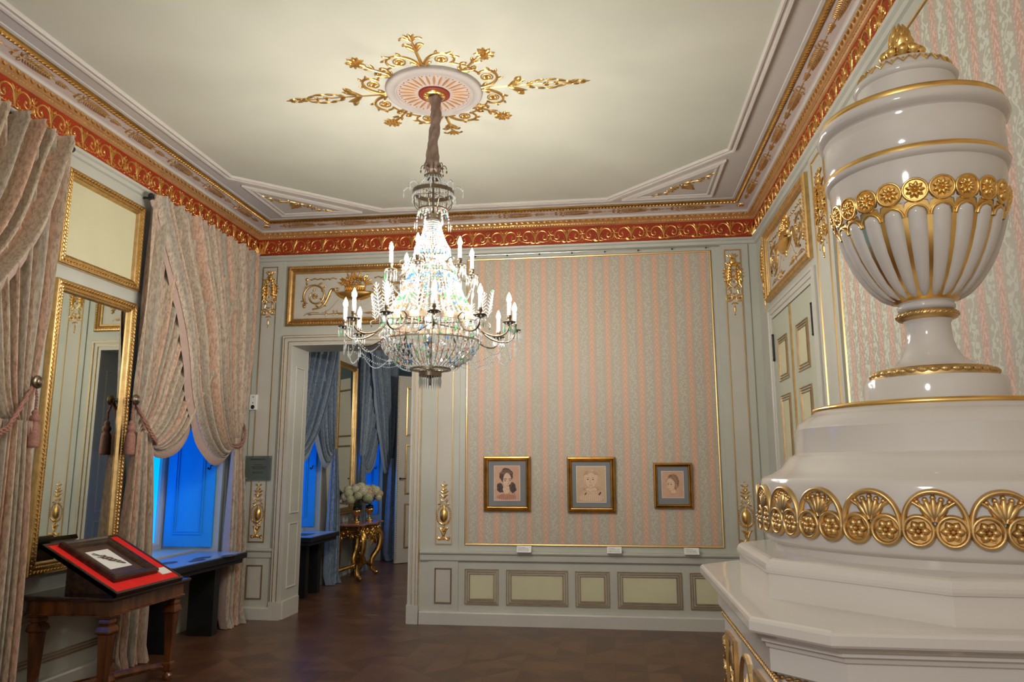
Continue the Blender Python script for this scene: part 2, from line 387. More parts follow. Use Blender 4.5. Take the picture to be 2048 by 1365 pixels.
# windows in the niches (blue-filmed panes), shutters in the far reveals
def window(i,a,b):
    r=MB(); X=XW+.07
    P=lambda u,v,h:(X+h,u,v)
    frame(r,P,rect(a,.77,b,3.93),[(0,0),(0,.06),(.05,.06),(.07,.04),(.07,0)])
    for c in (a+(b-a)*.5,): pbox(r,P,c-.04,c+.04,.83,3.87,0,.05)
    for z in (1.75,2.8): pbox(r,P,a+.06,b-.06,z-.02,z+.02,0,.04)
    w=r.build('window_%d'%i,MT['wall_white'],origin=(X,(a+b)/2,.77)); struct(w)
    g=MB(); pbox(g,P,a+.05,b-.05,.8,3.9,-.02,.01); g.build('pane',MT['bluepane'],parent=w)
    # panelled shutters folded back on both reveals, only inside the niche
    for yy,s in ((b,-1),(a,1)):
        Q=lambda u,v,h:(u,yy+s*h,v)
        q=MB(); pbox(q,Q,XW+.16,XL-.06,.80,3.88,.0,.03)
        for (v0,v1) in ((.92,2.3),(2.42,3.78)):
            frame(q,Q,rect(XW+.25,v0,XL-.17,v1),[(0,.03),(.004,.042),(.012,.042),(.016,.032),(.026,.032),(.03,.04),(.036,.04),(.04,.03)])
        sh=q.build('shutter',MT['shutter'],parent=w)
        k=MB(); tube(k,[Q(XL-.1,1.63,.03),Q(XL-.1,1.63,.06),Q(XL-.1,1.6,.065),Q(XL-.115,1.585,.06),Q(XL-.13,1.6,.055)],.006,6); boss(k,Q,XL-.1,1.63,.018,.012); ball(k,Q(XL-.13,1.6,.055),.011,8,6)
        k.build('latch',MT['iron'],parent=sh)
for i,(a,b) in enumerate(NICHES): window(i+1,a,b)

# ------------------------------------------------------------------ horizontal mouldings
IN=lambda u,v,h:(u,v,h)
def hseg(mb,segs,prof):
    for a,b in segs: frame(mb,IN,[a,b],prof,closed=False)
segB=[((-2.03,D),(-4.02,D)) if 0 else ((-3.66,D),(XL,D)),((XR,D),(-2.02,D))]
segL=[((XL,D),(XL,7.46)),((XL,6.04),(XL,4.31)),((XL,2.94),(XL,Y0))]
segR=[((XR,Y0),(XR,5.78)),((XR,7.42),(XR,D))]
rail=[(0,.632),(.022,.636),(.028,.645),(.03,.7),(.044,.708),(.05,.722),(.048,.735),(.012,.742),(0,.742)]
for segs in (segB,segL,segR):
    mb=MB(); hseg(mb,segs,rail); trim(mb,MT['wall'])
base=[(0,0),(.05,0),(.05,.115),(.042,.128),(.02,.132),(0,.132)]
for nm,segs in (('back',segB),('left',segL),('right',segR)):
    mb=MB(); hseg(mb,segs,base); struct(mb.build('baseboard_'+nm,MT['wall_white']))
path=[(XR,Y0),(XR,D),(XL,D),(XL,Y0)]
mb=MB(); frame(mb,IN,path,[(0,3.965),(.02,3.972),(.024,3.985),(.026,4.0),(.045,4.012),(.052,4.03),(.02,4.036),(0,4.036)],closed=False); trim(mb,MT['wall'])
# red frieze + gilt scrollwork
mb=MB(); frame(mb,IN,path,[(0,4.036),(.012,4.038),(.012,4.24),(0,4.24)],closed=False); FRZ=trim(mb,MT['red'])
def frieze_unit(mb,P,u):
    for s in (1,-1):
        S=lambda pts:[(u+s*a,b) for a,b in pts]
        stroke(mb,P,S(bez((0,.085),(.012,.125),(.02,.14),(.036,.158),6)),tp(.004,.0025))
        leaf(mb,P,u+s*.012,.14,PI/2-s*.7,.045,.009)
        stroke(mb,P,S(bez((0,.03),(.02,.012),(.045,.016),(.06,.03),6)),tp(.007,.003))
        leaf(mb,P,u+s*.02,.022,PI/2-s*1.15,.045,.010)
        arc=bez((.004,.055),(.012,.12),(.04,.158),(.078,.155),8)[:-1]+bez((.078,.155),(.118,.152),(.142,.12),(.136,.085),6)[:-1]+spiral(.104,.082,.032,.011,.1,-4.6,12)
        stroke(mb,P,S(arc),lambda t:.0095*(1-.35*t)*(.5+.5*min(1,t*6)))
        for t,l in ((3,.028),(5,.026)): leaf(mb,P,u+s*arc[t][0],arc[t][1],PI/2-s*(.5 if t==3 else -.1)-0,l,.006)
        leaf(mb,P,u+s*.10,.085,PI/2+s*.2,.03,.011)
        stroke(mb,P,S(bez((.02,.06),(.05,.02),(.1,.02),(.15,.045),8)),.003)
        for a,b in ((.05,.045),(.075,.035),(.1,.036),(.125,.047),(.03,.075)): boss(mb,P,u+s*a,b,.006,.006,6)
        # secondary motif
        S2=lambda pts:[(u+.17-s*a,b) for a,b in pts]
        stroke(mb,P,S2(bez((0,.10),(.004,.06),(.022,.05),(.03,.03),6)),tp(.006,.002))
        leaf(mb,P,u+.17-s*.002,.1,-PI/2+s*.35,.065,.010)
        leaf(mb,P,u+.17-s*.004,.12,PI/2+s*.5,.045,.008)
        stroke(mb,P,S2(bez((.0,.11),(.02,.10),(.03,.11),(.036,.10),6)),tp(.004,.003))
    stroke(mb,P,[(u,.02),(u,.155)],tp(.009,.006)); boss(mb,P,u,.165,.007,.008,6)
    leaf(mb,P,u+.17,.11,-PI/2,.07,.007); stroke(mb,P,[(u+.17,.1),(u+.17,.155)],.0035); boss(mb,P,u+.17,.163,.008,.008,6); boss(mb,P,u+.17,.024,.008,.008,6)
def along(fn,PW,a,b,n):
    st=(b-a)/n
    for i in range(n): fn(PW,a+st*(i+.5)-.085)
for P,a,b,n in ((lambda u,v,h:(u,D-.012-h,4.045+v*1.02),XL,XR,16),(lambda u,v,h:(XL+.012+h,u,4.045+v*1.02),D-9.52,D,28),(lambda u,v,h:(XR-.012-h,u,4.045+v*1.02),D-9.52,D,28)):
    mb=MB(); along(lambda p,u: frieze_unit(mb,p,u),P,a,b,n)
    # rope bead under the frieze
    k=int((b-a)/.022)
    for i in range(k):
        u=a+(b-a)*(i+.5)/k; leaf(mb,P,u-.008,-.014,.9,.02,.006,.009)
    mb.build('gilt_scrollwork',MT['gold'],parent=FRZ)
for cx,sx in ((XL+.012,1),(XR-.012,-1)):     # acanthus leaf in the two corners
    mb=MB()
    P=lambda u,v,h:(cx+sx*(.02+h*.7+u*.7071),D-.012-.02-h*.7+u*.7071*1,4.045+v)
    for k in range(-3,4): leaf(mb,P,0,.0,PI/2-k*.26,.16-.012*abs(k),.016,.02,-k*.16)
    mb.build('corner_acanthus',MT['gold'],parent=FRZ)
# crown with leaf-and-bead rows
mb=MB(); frame(mb,IN,path,[(0,4.236),(.018,4.242),(.024,4.256),(.05,4.27),(.062,4.29),(.074,4.302)],closed=False); CRN=trim(mb,MT['crownpink'],smooth=True)
mb=MB(); frame(mb,IN,path,[(.074,4.302),(.084,4.304),(.09,4.318),(.094,4.322)],closed=False); trim(mb,MT['ceilwhite'])
def crownP(kind):
    def f(u,v,h):     # v 0..1 across the crown slope
        ins=.03+.044*v+h*.6; z=4.258+.046*v-h*.8
        return {'B':(u,D-ins,z),'L':(XL+ins,u,z),'R':(XR-ins,u,z)}[kind]
    return f
for k,a,b in (('B',XL+.06,XR-.06),('L',Y0,D-.06),('R',Y0,D-.06)):
    P=crownP(k); mb=MB(); n=int((b-a)/.062)
    P2=lambda u,v,h:P(u,v/.06,h)
    for i in range(n):
        u=a+(b-a)*(i+.5)/n
        leaf(mb,P2,u-.022,.05,-.35,.046,.012,.014); boss(mb,P2,u+.012,.046,.011,.014,6)
    for i in range(n*2):
        u=a+(b-a)*(i+.5)/(n*2); leaf(mb,P2,u-.012,.004,0,.024,.0045,.005)
    stroke(mb,P2,[(a,.018),(b,.018)],.005)
    mb.build('gilt_leaf_row',MT['gold'],parent=CRN)
# palmette cove
mb=MB(); frame(mb,IN,path,[(.094,4.322),(.1,4.328),(.20,4.372)],closed=False); COV=trim(mb,MT['mauve'])
def coveP(kind):
    def f(u,v,h):     # v metres across
        ins=.1+v*.914+h*.4; z=4.328+v*.4-h*.9
        return {'B':(u,D-ins,z),'L':(XL+ins,u,z),'R':(XR-ins,u,z)}[kind]
    return f
def palm_unit(mb,P,u,L=.6):
    c=.055
    stroke(mb,P,[(u,c),(u+L*.97,c)],.004,.006)
    for i in range(11):
        t=i/11
        for s in (1,-1): leaf(mb,P,u+.15+t*.25,c,s*(1.2-.35*t),.058*(.7+.35*sin(PI*(.2+.7*t))),.0062,.007,-s*.75)
    leaf(mb,P,u+.39,c,0,.06,.006,.008)
    for i in range(5):
        t=i/5
        for s in (1,-1): leaf(mb,P,u+.46+t*.1,c,s*(1.1-.3*t),.034*(1-.3*t),.0055,.007,-s*.6)
    for s in (1,-1):
        stroke(mb,P,[(u+.14-a,c+s*b) for a,b in spiral(.0,.028,.02,.006,-1.2,4.2,10)],.0045)
        stroke(mb,P,[(u+.06+a,c+s*b) for a,b in spiral(.0,.016,.013,.005,-1.2,4.2,8)],.0035)
        leaf(mb,P,u+.13,c,s*2.3,.05,.008); leaf(mb,P,u+.05,c,s*.8,.05,.007)
for k,a,b,n in (('B',XL+.32,XR-.32,8),('L',D-.32-9.6,D-.32,16),('R',D-.32-9.6,D-.32,16)):
    P=coveP(k); mb=MB(); L=(b-a)/n
    for i in range(n): palm_unit(mb,P,a+L*i,L)
    mb.build('gilt_palmettes',MT['gold_dull'],parent=COV)
for cx,s in ((XL,1),(XR,-1)):
    mb=MB(); P=lambda u,v,h:(cx+s*.155+u,D-.155+v,4.352-h)
    rosette(mb,P,0,0,.055,.012,10); mb.build('corner_rosette',MT['gold_dull'],parent=COV)
# gold rope band + ceiling mouldings
mb=MB(); frame(mb,IN,path,[(.2,4.370),(.205,4.362),(.225,4.362),(.238,4.376),(.24,4.392)],closed=False,mi=0); frame(mb,IN,path,[(.24,4.392),(.262,4.394),(.268,4.4)],closed=False,mi=1)
GB=trim(mb,[MT['gold_dark'],MT['ceilwhite']])
for k,a,b in (('B',XL+.22,XR-.22),('L',Y0,D-.22),('R',Y0,D-.22)):
    mb=MB(); n=int((b-a)/.035)
    P={'B':lambda u,v,h:(u,D-.222-v,4.366-h),'L':lambda u,v,h:(XL+.222+v,u,4.366-h),'R':lambda u,v,h:(XR-.222-v,u,4.366-h)}[k]
    for i in range(n): leaf(mb,P,a+(b-a)*i/n,-.012,.75,.036,.0085,.012)
    mb.build('gilt_rope',MT['gold'],parent=GB)
mb=MB(); frame(mb,PC,OCT,[(-.055,0),(-.055,.022),(-.045,.03),(-.03,.026),(-.026,.014),(-.008,.014),(-.004,.024),(.01,.026),(.02,.012),(.022,.003)]); trim(mb,MT['ceilwhite'])
def tri_panel(pts,c,ang):
    mb=MB(); frame(mb,PC,pts,[(0,0),(0,.02),(.012,.026),(.024,.018),(.03,.008),(.05,.008),(.054,.018),(.066,.018),(.074,.004)])
    t=trim(mb,MT['ceilwhite'])
    g=MB(); ca,sa=cos(ang),sin(ang)
    P=lambda u,v,h:(c[0]+(u*ca-v*sa)*.84,c[1]+(u*sa+v*ca)*.84,H-.004-h)     # u along the hypotenuse, v towards the corner
    for s in (1,-1):
        stroke(g,P,[(s*a,b) for a,b in bez((.02,.03),(.14,.0),(.2,.14),(.3,.075),10)+spiral(.25,.07,.045,.014,.1,5,12)],lambda t:.011*(1-.5*t))
        for a,b,an,l in ((.08,.03,1.2,.07),(.14,.05,1.4,.06),(.2,.09,1.0,.06),(.33,.06,.1,.09),(.42,.05,.0,.1),(.12,.03,-.6,.05),(.3,.1,.9,.06)): leaf(g,P,s*a,b,an if s>0 else PI-an,l,.014,.012,.4*s)
        rosette(g,P,s*.25,.07,.03,.01,7,ring=False)
        stroke(g,P,[(s*a,b) for a,b in bez((.38,.05),(.45,.02),(.5,.05),(.56,.02),6)],tp(.006,.003))
        for k in range(5): leaf(g,P,s*.0,.06+.03*k,PI/2+s*(-.95+.1*k),.13-.018*k,.016,.014,s*.5)
    leaf(g,P,0,.05,PI/2,.24,.02,.016); boss(g,P,0,.05,.022,.018)
    g.build('gilt_spandrel_relief',MT['gold_dull'],parent=t)
tri_panel([(-3.6,7.585),(-3.6,6.66),(-2.66,7.585)][::1],(-3.225,7.215),PI/4)
tri_panel([(1.12,7.585),(.18,7.585),(1.12,6.66)],(.745,7.215),-PI/4)

# ------------------------------------------------------------------ flat panel mouldings on the walls
GL=[(0,0),(.002,.010),(.009,.010),(.012,0)]
def lines(P,rs,m,prof=GL):
    mb=MB()
    for r in rs: frame(mb,P,rect(*r),prof)
    return trim(mb,m)
# pilaster strips (raised a little)
mb=MB()
for a,b in ((-4.02,-3.70),(-1.93,-1.612),(1.17,1.505)): pbox(mb,PB,a,b,.13,3.965,0,.016)
pbox(mb,PR,5.27,5.74,.13,3.965,0,.016); pbox(mb,PL,7.52,7.93,.13,3.965,0,.016)
trim(mb,MT['wall'])
PBp=lambda u,v,h:PB(u,v,h+.016); PRp=lambda u,v,h:PR(u,v,h+.016); PLp=lambda u,v,h:PL(u,v,h+.016)
lines(PBp,[(-3.955,.80,-3.77,3.905),(-1.865,.80,-1.68,3.905),(1.255,.80,1.43,3.908)],MT['gold_line'])
lines(PRp,[(5.34,.8,5.66,3.905)],MT['gold_line']); lines(PLp,[(7.60,.80,7.80,3.905)],MT['gold_line'])
mb=MB()
for u0,u1 in ((-3.955,-3.77),(-1.865,-1.68),(1.255,1.43)):
    pbox(mb,PBp,u0+.012,u1-.012,.812,3.893,0,.003); pbox(mb,PBp,u0+.015,u1-.015,.215,.553,0,.003)
trim(mb,MT['panel'])
lines(PBp,[(-3.955,.205,-3.77,.563),(-1.865,.205,-1.68,.563),(1.255,.205,1.43,.563)],MT['dark_line'],[(0,0),(.003,.012),(.01,.012),(.015,.002)])
# dado panels : triple gilt-brown moulding + cream field
def TRIF(mb,P,r):
    for d in (0,.022,.045): frame(mb,P,rect(*r),[(d,0),(d+.001,.011),(d+.008,.011),(d+.011,.0)])
TRI=[(0,0),(.0,.014),(.012,.014),(.016,.006),(.024,.006),(.026,.016),(.036,.016),(.04,.007),(.048,.007),(.05,.014),(.058,.014),(.064,.002)]
DADO=[(-1.545,.2,-1.185,.557),(-1.107,.2,-.465,.554),(-.392,.197,-.04,.55),(.037,.194,.685,.552),(.762,.194,1.12,.552)]
mb=MB()
for r in DADO: TRIF(mb,PB,r)
trim(mb,MT['dado_gilt'])
mb=MB()
for r in DADO: pbox(mb,PB,r[0]+.06,r[2]-.06,r[1]+.06,r[3]-.06,0,.003)
trim(mb,MT['cream'])
DL=[(4.78,.235,5.85,.6)]
mb=MB()
for r in DL: TRIF(mb,PL,r)
for r in ((2.2,.2,4.4,.56),): TRIF(mb,PR,r)
trim(mb,MT['dado_gilt'])
# wallpaper fields
mb=MB(); pbox(mb,PB,-1.53,1.103,.815,3.893,0,.006); trim(mb,MT['paper_back'])
mb=MB(); pbox(mb,PR,-2.4,5.2,.815,3.86,0,.006); trim(mb,MT['paper_right'])
GE=[(-.012,0),(-.012,.012),(-.004,.018),(.004,.016),(.008,.006)]
lines(PB,[(-1.535,.81,1.107,3.897)],MT['gold_line'],GE); lines(PR,[(-2.4,.81,5.205,3.865)],MT['gold_line'],GE)
# picture rail rod on brackets above the back wallpaper
t=thing('picture_rail',(0,D-.03,3.95),'thin grey picture hanging rod above the striped back wallpaper','picture rail')
mb=MB(); tube(mb,[(-1.56,D-.035,3.945),(1.2,D-.035,3.945)],.006,8); mb.build('rod',MT['steel'],parent=t)
for i in range(8):
    mb=MB(); u=-1.45+i*.36; tube(mb,[(u,D,3.95),(u,D-.03,3.95),(u,D-.036,3.935)],.0045,6); ball(mb,(u,D-.036,3.93),.009,8,6); mb.build('bracket',MT['iron'],parent=t)

# ------------------------------------------------------------------ doorway to the next room
CAS=[(0,0),(0,.03),(-.022,.03),(-.026,.02),(-.044,.022),(-.048,.034),(-.085,.034),(-.09,.046),(-.108,.046),(-.115,.03),(-.118,0)]
op=[(-2.15,.18),(-2.15,2.97),(-3.55,2.97),(-3.55,.18)]
mb=MB(); frame(mb,PB,op,CAS,closed=False)
for a,b in ((-3.672,-3.548),(-2.152,-2.028)): pbox(mb,PB,a,b,0,.185,0,.056)
dr=struct(mb.build('door_1',MT['wall_white']))
mb=MB()
for d0,h0 in ((-.046,.03),(-.088,.042),(-.113,.036)): frame(mb,PB,op,[(d0+.003,h0-.006),(d0+.003,h0+.006),(d0-.003,h0+.006),(d0-.003,h0-.006)],closed=False)
mb.build('gilt_casing_lines',MT['gold_dull'],parent=dr)
mb=MB()
for x,s in ((-3.55,1),(-2.15,-1)):
    Q=lambda u,v,h:(x+s*h,u,v)
    for v0,v1 in ((.3,1.0),(1.1,2.75)): frame(mb,Q,rect(D+.1,v0,D2-.08,v1),[(0,0),(.004,.01),(.014,.01),(.02,.002)])
    pbox(mb,Q,D,D2,0,.185,0,.02)
mb.build('jamb_panels',MT['wall_white'],parent=dr)
# casing on the far side
PB2=lambda u,v,h:(u,D2+h,v)
mb=MB(); frame(mb,PB2,op,CAS,closed=False); mb.build('far_casing',MT['wall_white'],parent=dr)

# double door in the right wall
mb=MB(); op2=[(7.30,.18),(7.30,3.01),(5.87,3.01),(5.87,.18)]
frame(mb,PR,op2,CAS,closed=False)
for a,b in ((5.75,5.872),(7.298,7.42)): pbox(mb,PR,a,b,0,.185,0,.056)
d2=struct(mb.build('door_2',MT['wall_white']))
MT['leafgreen']=paint('pale_green_door_paint',srgb(186,190,170),.03,.35)
for a,b in ((5.875,6.585),(6.585,7.295)):
    mb=MB(); pbox(mb,PR,a+.002,b-.002,.01,3.005,0,.02); lf_=mb.build('door_leaf',MT['leafgreen'],parent=d2)
    for v0,v1 in ((.22,.85),(.98,1.3),(1.42,2.25),(2.38,2.78)):
        mb=MB(); TRIF(mb,lambda u,v,h:PR(u,v,h+.02),(a+.17,v0,b-.17,v1)); p=mb.build('panel_moulding',MT['dado_gilt'],parent=lf_)
        mb=MB(); pbox(mb,PR,a+.226,b-.226,v0+.056,v1-.056,.01,.0225); mb.build('cream_panel',MT['cream'],parent=lf_)
    yy=a+.006 if a<6 else b-.006
    for z in (.5,2.73):
        mb=MB(); tube(mb,[PR(yy,z-.11,.03),PR(yy,z+.11,.03)],.011,8); ball(mb,PR(yy,z+.12,.03),.013,8,6); ball(mb,PR(yy,z-.12,.03),.013,8,6)
        mb.build('hinge',MT['iron'],parent=lf_)
mb=MB(); pbox(mb,PR,6.572,6.598,.02,3.0,.02,.034); mb.build('gilt_astragal',MT['gold_dull'],parent=d2)
mb=MB(); boss(mb,PR,6.64,1.08,.03,.03); tube(mb,[PR(6.64,1.08,.04),PR(6.64,1.08,.08),PR(6.75,1.08,.085)],.009,8); mb.build('door_handle',MT['gold'],parent=d2)

# ------------------------------------------------------------------ gilt overdoor reliefs
def overdoor(P,u0,v0,u1,v1,label,deep):
    c=P((u0+u1)/2,v0,0); t=thing('overdoor_panel',c,label,'overdoor relief','gilded relief panels above the doors')
    mb=MB(); frame(mb,P,rect(u0,v0,u1,v1),[(0,0),(0,.03),(.01,.042),(.028,.046),(.036,.036),(.042,.03),(.048,.038),(.06,.03),(.066,.02),(.085,.02),(.09,.008)])
    f=mb.build('gilt_frame',MT['gold_dull'],parent=t)
    mb=MB()
    for (a,b,w) in (((u0+.02,v0+.02),(u1-.02,v0+.02),1),((u1-.02,v0+.02),(u1-.02,v1-.02),1),((u1-.02,v1-.02),(u0+.02,v1-.02),1),((u0+.02,v1-.02),(u0+.02,v0+.02),1)):
        L=math.hypot(b[0]-a[0],b[1]-a[1]); n=int(L/.03); an=math.atan2(b[1]-a[1],b[0]-a[0])
        for i in range(n): tt=i/n; leaf(mb,lambda u,v,h:P(u,v,h+.042),a[0]+(b[0]-a[0])*tt,a[1]+(b[1]-a[1])*tt,an+.55,.03,.007,.008)
    mb.build('rope_carving',MT['gold'],parent=f)
    mb=MB(); pbox(mb,P,u0+.085,u1-.085,v0+.085,v1-.085,0,.006); mb.build('panel_field',MT['panel'],parent=t)
    cu=(u0+u1)/2; cv=(v0+v1)/2; Q=lambda u,v,h:P(u,v,h+.006)
    # basket of flowers
    mb=MB(); b0=cv-.06
    halfvase(mb,Q,cu,[(b0-.005,.03),(b0,.05),(b0+.02,.13),(b0+.05,.19),(b0+.075,.215),(b0+.085,.22),(b0+.095,.17),(b0+.1,.12),(b0+.15,.125),(b0+.165,.135),(b0+.17,.11)],.32,0,14)
    stroke(mb,Q,[(cu-.2,b0+.08),(cu,b0+.083),(cu+.2,b0+.08)],.007,.07)
    halfvase(mb,Q,cu,[(b0-.05,.012),(b0-.03,.03),(b0-.02,.018),(b0,.03)],.6)
    for k in range(9): leaf(mb,lambda u,v,h:Q(u,v,h+.042*math.sqrt(max(.05,1-((u-cu)/.135)**2))),cu-.115+.026*k,b0+.105,1.05,.05,.006,.008)
    for s in (1,-1): stroke(mb,Q,[(cu+s*a,b0+b) for a,b in bez((.06,-.0),(.16,.01),(.235,.07),(.24,.12),8)+spiral(.215,.125,.025,.008,.2,4.6,9)],.009)
    mb.build('basket',MT['gold'],parent=t,smooth=True)
    mb=MB(); rnd=random.Random(3)
    for k in range(46):
        a=rnd.uniform(.05,PI-.05); r=rnd.uniform(.02,1)**.6; boss(mb,lambda u,v,h:Q(u,v,h+.03*(1.2-r)),cu+.17*r*cos(a),b0+.165+.125*r*sin(a),rnd.uniform(.011,.02),.02,6)
    for k in range(11): a=PI*(k+.5)/11; leaf(mb,Q,cu+.12*cos(a),b0+.17+.07*sin(a),a+rnd.uniform(-.3,.3),.1,.014,.014)
    mb.build('flowers',MT['gold'],parent=t)
    mb=MB()
    for s in (1,-1):
        S=lambda pts:[(cu+s*a,cv+b) for a,b in pts]
        L=lambda a,b,an,l,w=.011,bd=0: leaf(mb,Q,cu+s*a,cv+b,an if s>0 else PI-an,l,w,.012,bd*s)
        main=bez((.245,.06),(.3,.11),(.3,-.02),(.36,-.1),8)[:-1]+bez((.36,-.1),(.42,-.17),(.55,-.17),(.585,-.1),8)[:-1]
        big=spiral(.475,-.005,.135,.135,-.75,1.2,8)[:-1]+spiral(.475,-.005,.135,.05,1.2,7.2,20)
        stroke(mb,Q,S(main[:-3]+[(.50,-.155)]),lambda t:.020*(1-.45*t)); stroke(mb,Q,S(big),lambda t:.0165*(1-.4*t))
        rosette(mb,Q,cu+s*.475,cv-.005,.046,.018,8,ring=False); boss(mb,Q,cu+s*.475,cv-.005,.018,.03)
        for a,b,an,l in ((.34,-.06,1.0,.05),(.37,-.1,.7,.06),(.42,-.14,.4,.06),(.28,.07,-1.0,.05),(.6,.06,1.5,.06),(.56,.11,.9,.07),(.44,.13,2.6,.07),(.38,.09,2.4,.05),(.61,-.05,-.5,.04),(.33,-.02,2.6,.05),(.36,-.05,3.0,.05),(.39,-.11,3.2,.06),(.5,.05,2.0,.05),(.42,-.03,3.6,.04)): L(a,b,an,l,.011,.3)
        boss(mb,Q,cu+s*.6,cv-.12,.022,.02); boss(mb,Q,cu+s*.39,cv+.06,.017,.016); boss(mb,Q,cu+s*.61,cv-.095,.014,.016)
        # floral string above
        boss(mb,Q,cu+s*.58,cv+.195,.022,.018)
        for k in range(9): L(.545-.036*k,.195+.004*sin(k),PI+.25*(-1)**k,.04,.0075)
        stroke(mb,Q,S([(.55,.195),(.22,.2)]),.003)
        # hanging bead chain
        for k in range(18): t_=k/17; boss(mb,Q,cu+s*(.2+.19*t_),cv-.05-.13*sin(PI*t_*.55)-.02*t_,.005,.006,6)
        for k in range(9): t_=k/8; boss(mb,Q,cu+s*(.19-.18*t_),cv-.06-.055*sin(PI*t_),.0042,.005,6)
        # torch / spear at the bottom
        stroke(mb,Q,S([(.08,-.215),(.53,-.215)]),.005); L(.5,-.215,0,.06,.012); L(.12,-.215,0,.1,.014)
        for a in (.2,.24,.33): L(a,-.215,1.3,.045,.01); L(a,-.215,-1.2,.03,.008)
        stroke(mb,Q,S(bez((.42,-.2),(.5,-.185),(.56,-.19),(.6,-.23),6)),.005)
    mb.build('scroll_relief',MT['gold_dull'],parent=t)
overdoor(PB,-3.648,3.195,-2.03,3.897,'gilt basket and scroll relief in a gold frame above the open doorway',0)
overdoor(PR,5.835,3.207,7.465,3.91,'gilt relief in a gold frame above the closed pale green double door',0)

# ------------------------------------------------------------------ gilt wall appliques
def trophy(P,cu,vt,label,sc=1):
    t=thing('gilt_trophy',P(cu,vt-.7,0),label,'gilded wall ornament','gilded trophies at the tops of the wall panels')
    mb=MB(); Q=lambda u,v,h:P(cu+u*sc,vt-.0+v,h)
    # crown / helmet
    for k in range(-2,3): leaf(mb,Q,k*.012,-.06,PI/2-k*.45,.055,.01,.012)
    for k in range(-2,3): boss(mb,Q,k*.013,-.062,.009,.012,6)
    halfvase(mb,Q,0,[(-.125,.03),(-.11,.036),(-.085,.034),(-.07,.022)],.8)
    stroke(mb,Q,[(-.055,-.13),(.055,-.128)],.012,.02)
    mb.build('crest',MT['gold'],parent=t)
    mb=MB()
    for s in (1,-1):
        S=lambda pts:[(s*a,b) for a,b in pts]
        L=lambda a,b,an,l,w=.012,bd=0: leaf(mb,Q,s*a,b,an if s>0 else PI-an,l,w,.014,bd*s)
        stroke(mb,Q,S(bez((.012,-.15),(.09,-.17),(.06,-.24),(.075,-.28),8)),.010)
        halfvase(mb,lambda u,v,h:Q(u,v,h*.9),s*.032,[(-.34,.005),(-.32,.013),(-.27,.019),(-.22,.017),(-.17,.010),(-.15,.014)],.7)
        for k in range(6):
            leaf(mb,lambda u,v,h:Q(u,v,h+.012),s*.02,-.16-.03*k,(PI/2-s*(1.0+.12*k)),.055,.013,.014,s*.9); leaf(mb,lambda u,v,h:Q(u,v,h+.010),s*.045,-.15-.032*k,(-PI/2+s*(.4+.1*k)),.05,.012,.014,-s*.8)
        for a,b,an,l in ((.04,-.15,.9,.06),(.06,-.2,.2,.05),(.07,-.26,-.2,.045),(.05,-.33,-.9,.07),(.02,-.38,-.5,.06),(.03,-.41,-1.0,.05),(.045,-.36,-.4,.05)): L(a,b,an,l,.012,-.3)
        stroke(mb,Q,S(bez((.07,-.30),(.06,-.34),(.03,-.37),(.0,-.395),6)),.009)
        for k in range(7): boss(mb,Q,s*(.03+.006*k),-.17-.03*k,.008,.026,6)
        for k in range(9): L(.012+.055*(k%3)/2,-.15-.026*k,(.9,-.2,-1.0)[k%3],.05,.010,-.3)
        for k in range(5): L(.06+.012*(k%2),-.2-.03*k,.3-.5*k%2,.045,.009,.4)
        # twin wreath rings
        stroke(mb,Q,[(s*.052+.033*cos(2*PI*k/14),-.505+.033*sin(2*PI*k/14)) for k in range(15)],.009)
        rosette(mb,Q,s*.052,-.505,.024,.012,7,ring=False)
        L(.05,-.47,1.9,.06,.009); stroke(mb,Q,S(bez((.01,-.46),(.03,-.44),(.05,-.45),(.06,-.47),6)),.006)
        stroke(mb,Q,S([(.058,-.54),(.06,-.60)]),.0025); boss(mb,Q,s*.06,-.605,.005,.006,6)
        L(.004,-.55,-.6,.04,.008)
    mb.build('trophy_body',MT['gold'],parent=t)
    mb=MB(); stroke(mb,Q,[(0,-.13),(0,-.68)],.0035)
    for v,r in ((-.14,.014),(-.2,.012),(-.27,.012),(-.33,.012),(-.5,.014),(-.46,.01),(-.56,.01),(-.68,.009),(-.61,.008)): boss(mb,Q,0,v,r,r*1.2,8,ev=1.4)
    halfvase(mb,Q,0,[(-.665,.004),(-.65,.01),(-.61,.013),(-.585,.006)],.9)
    mb.build('pendant_tassel',MT['gold'],parent=t)
    return t
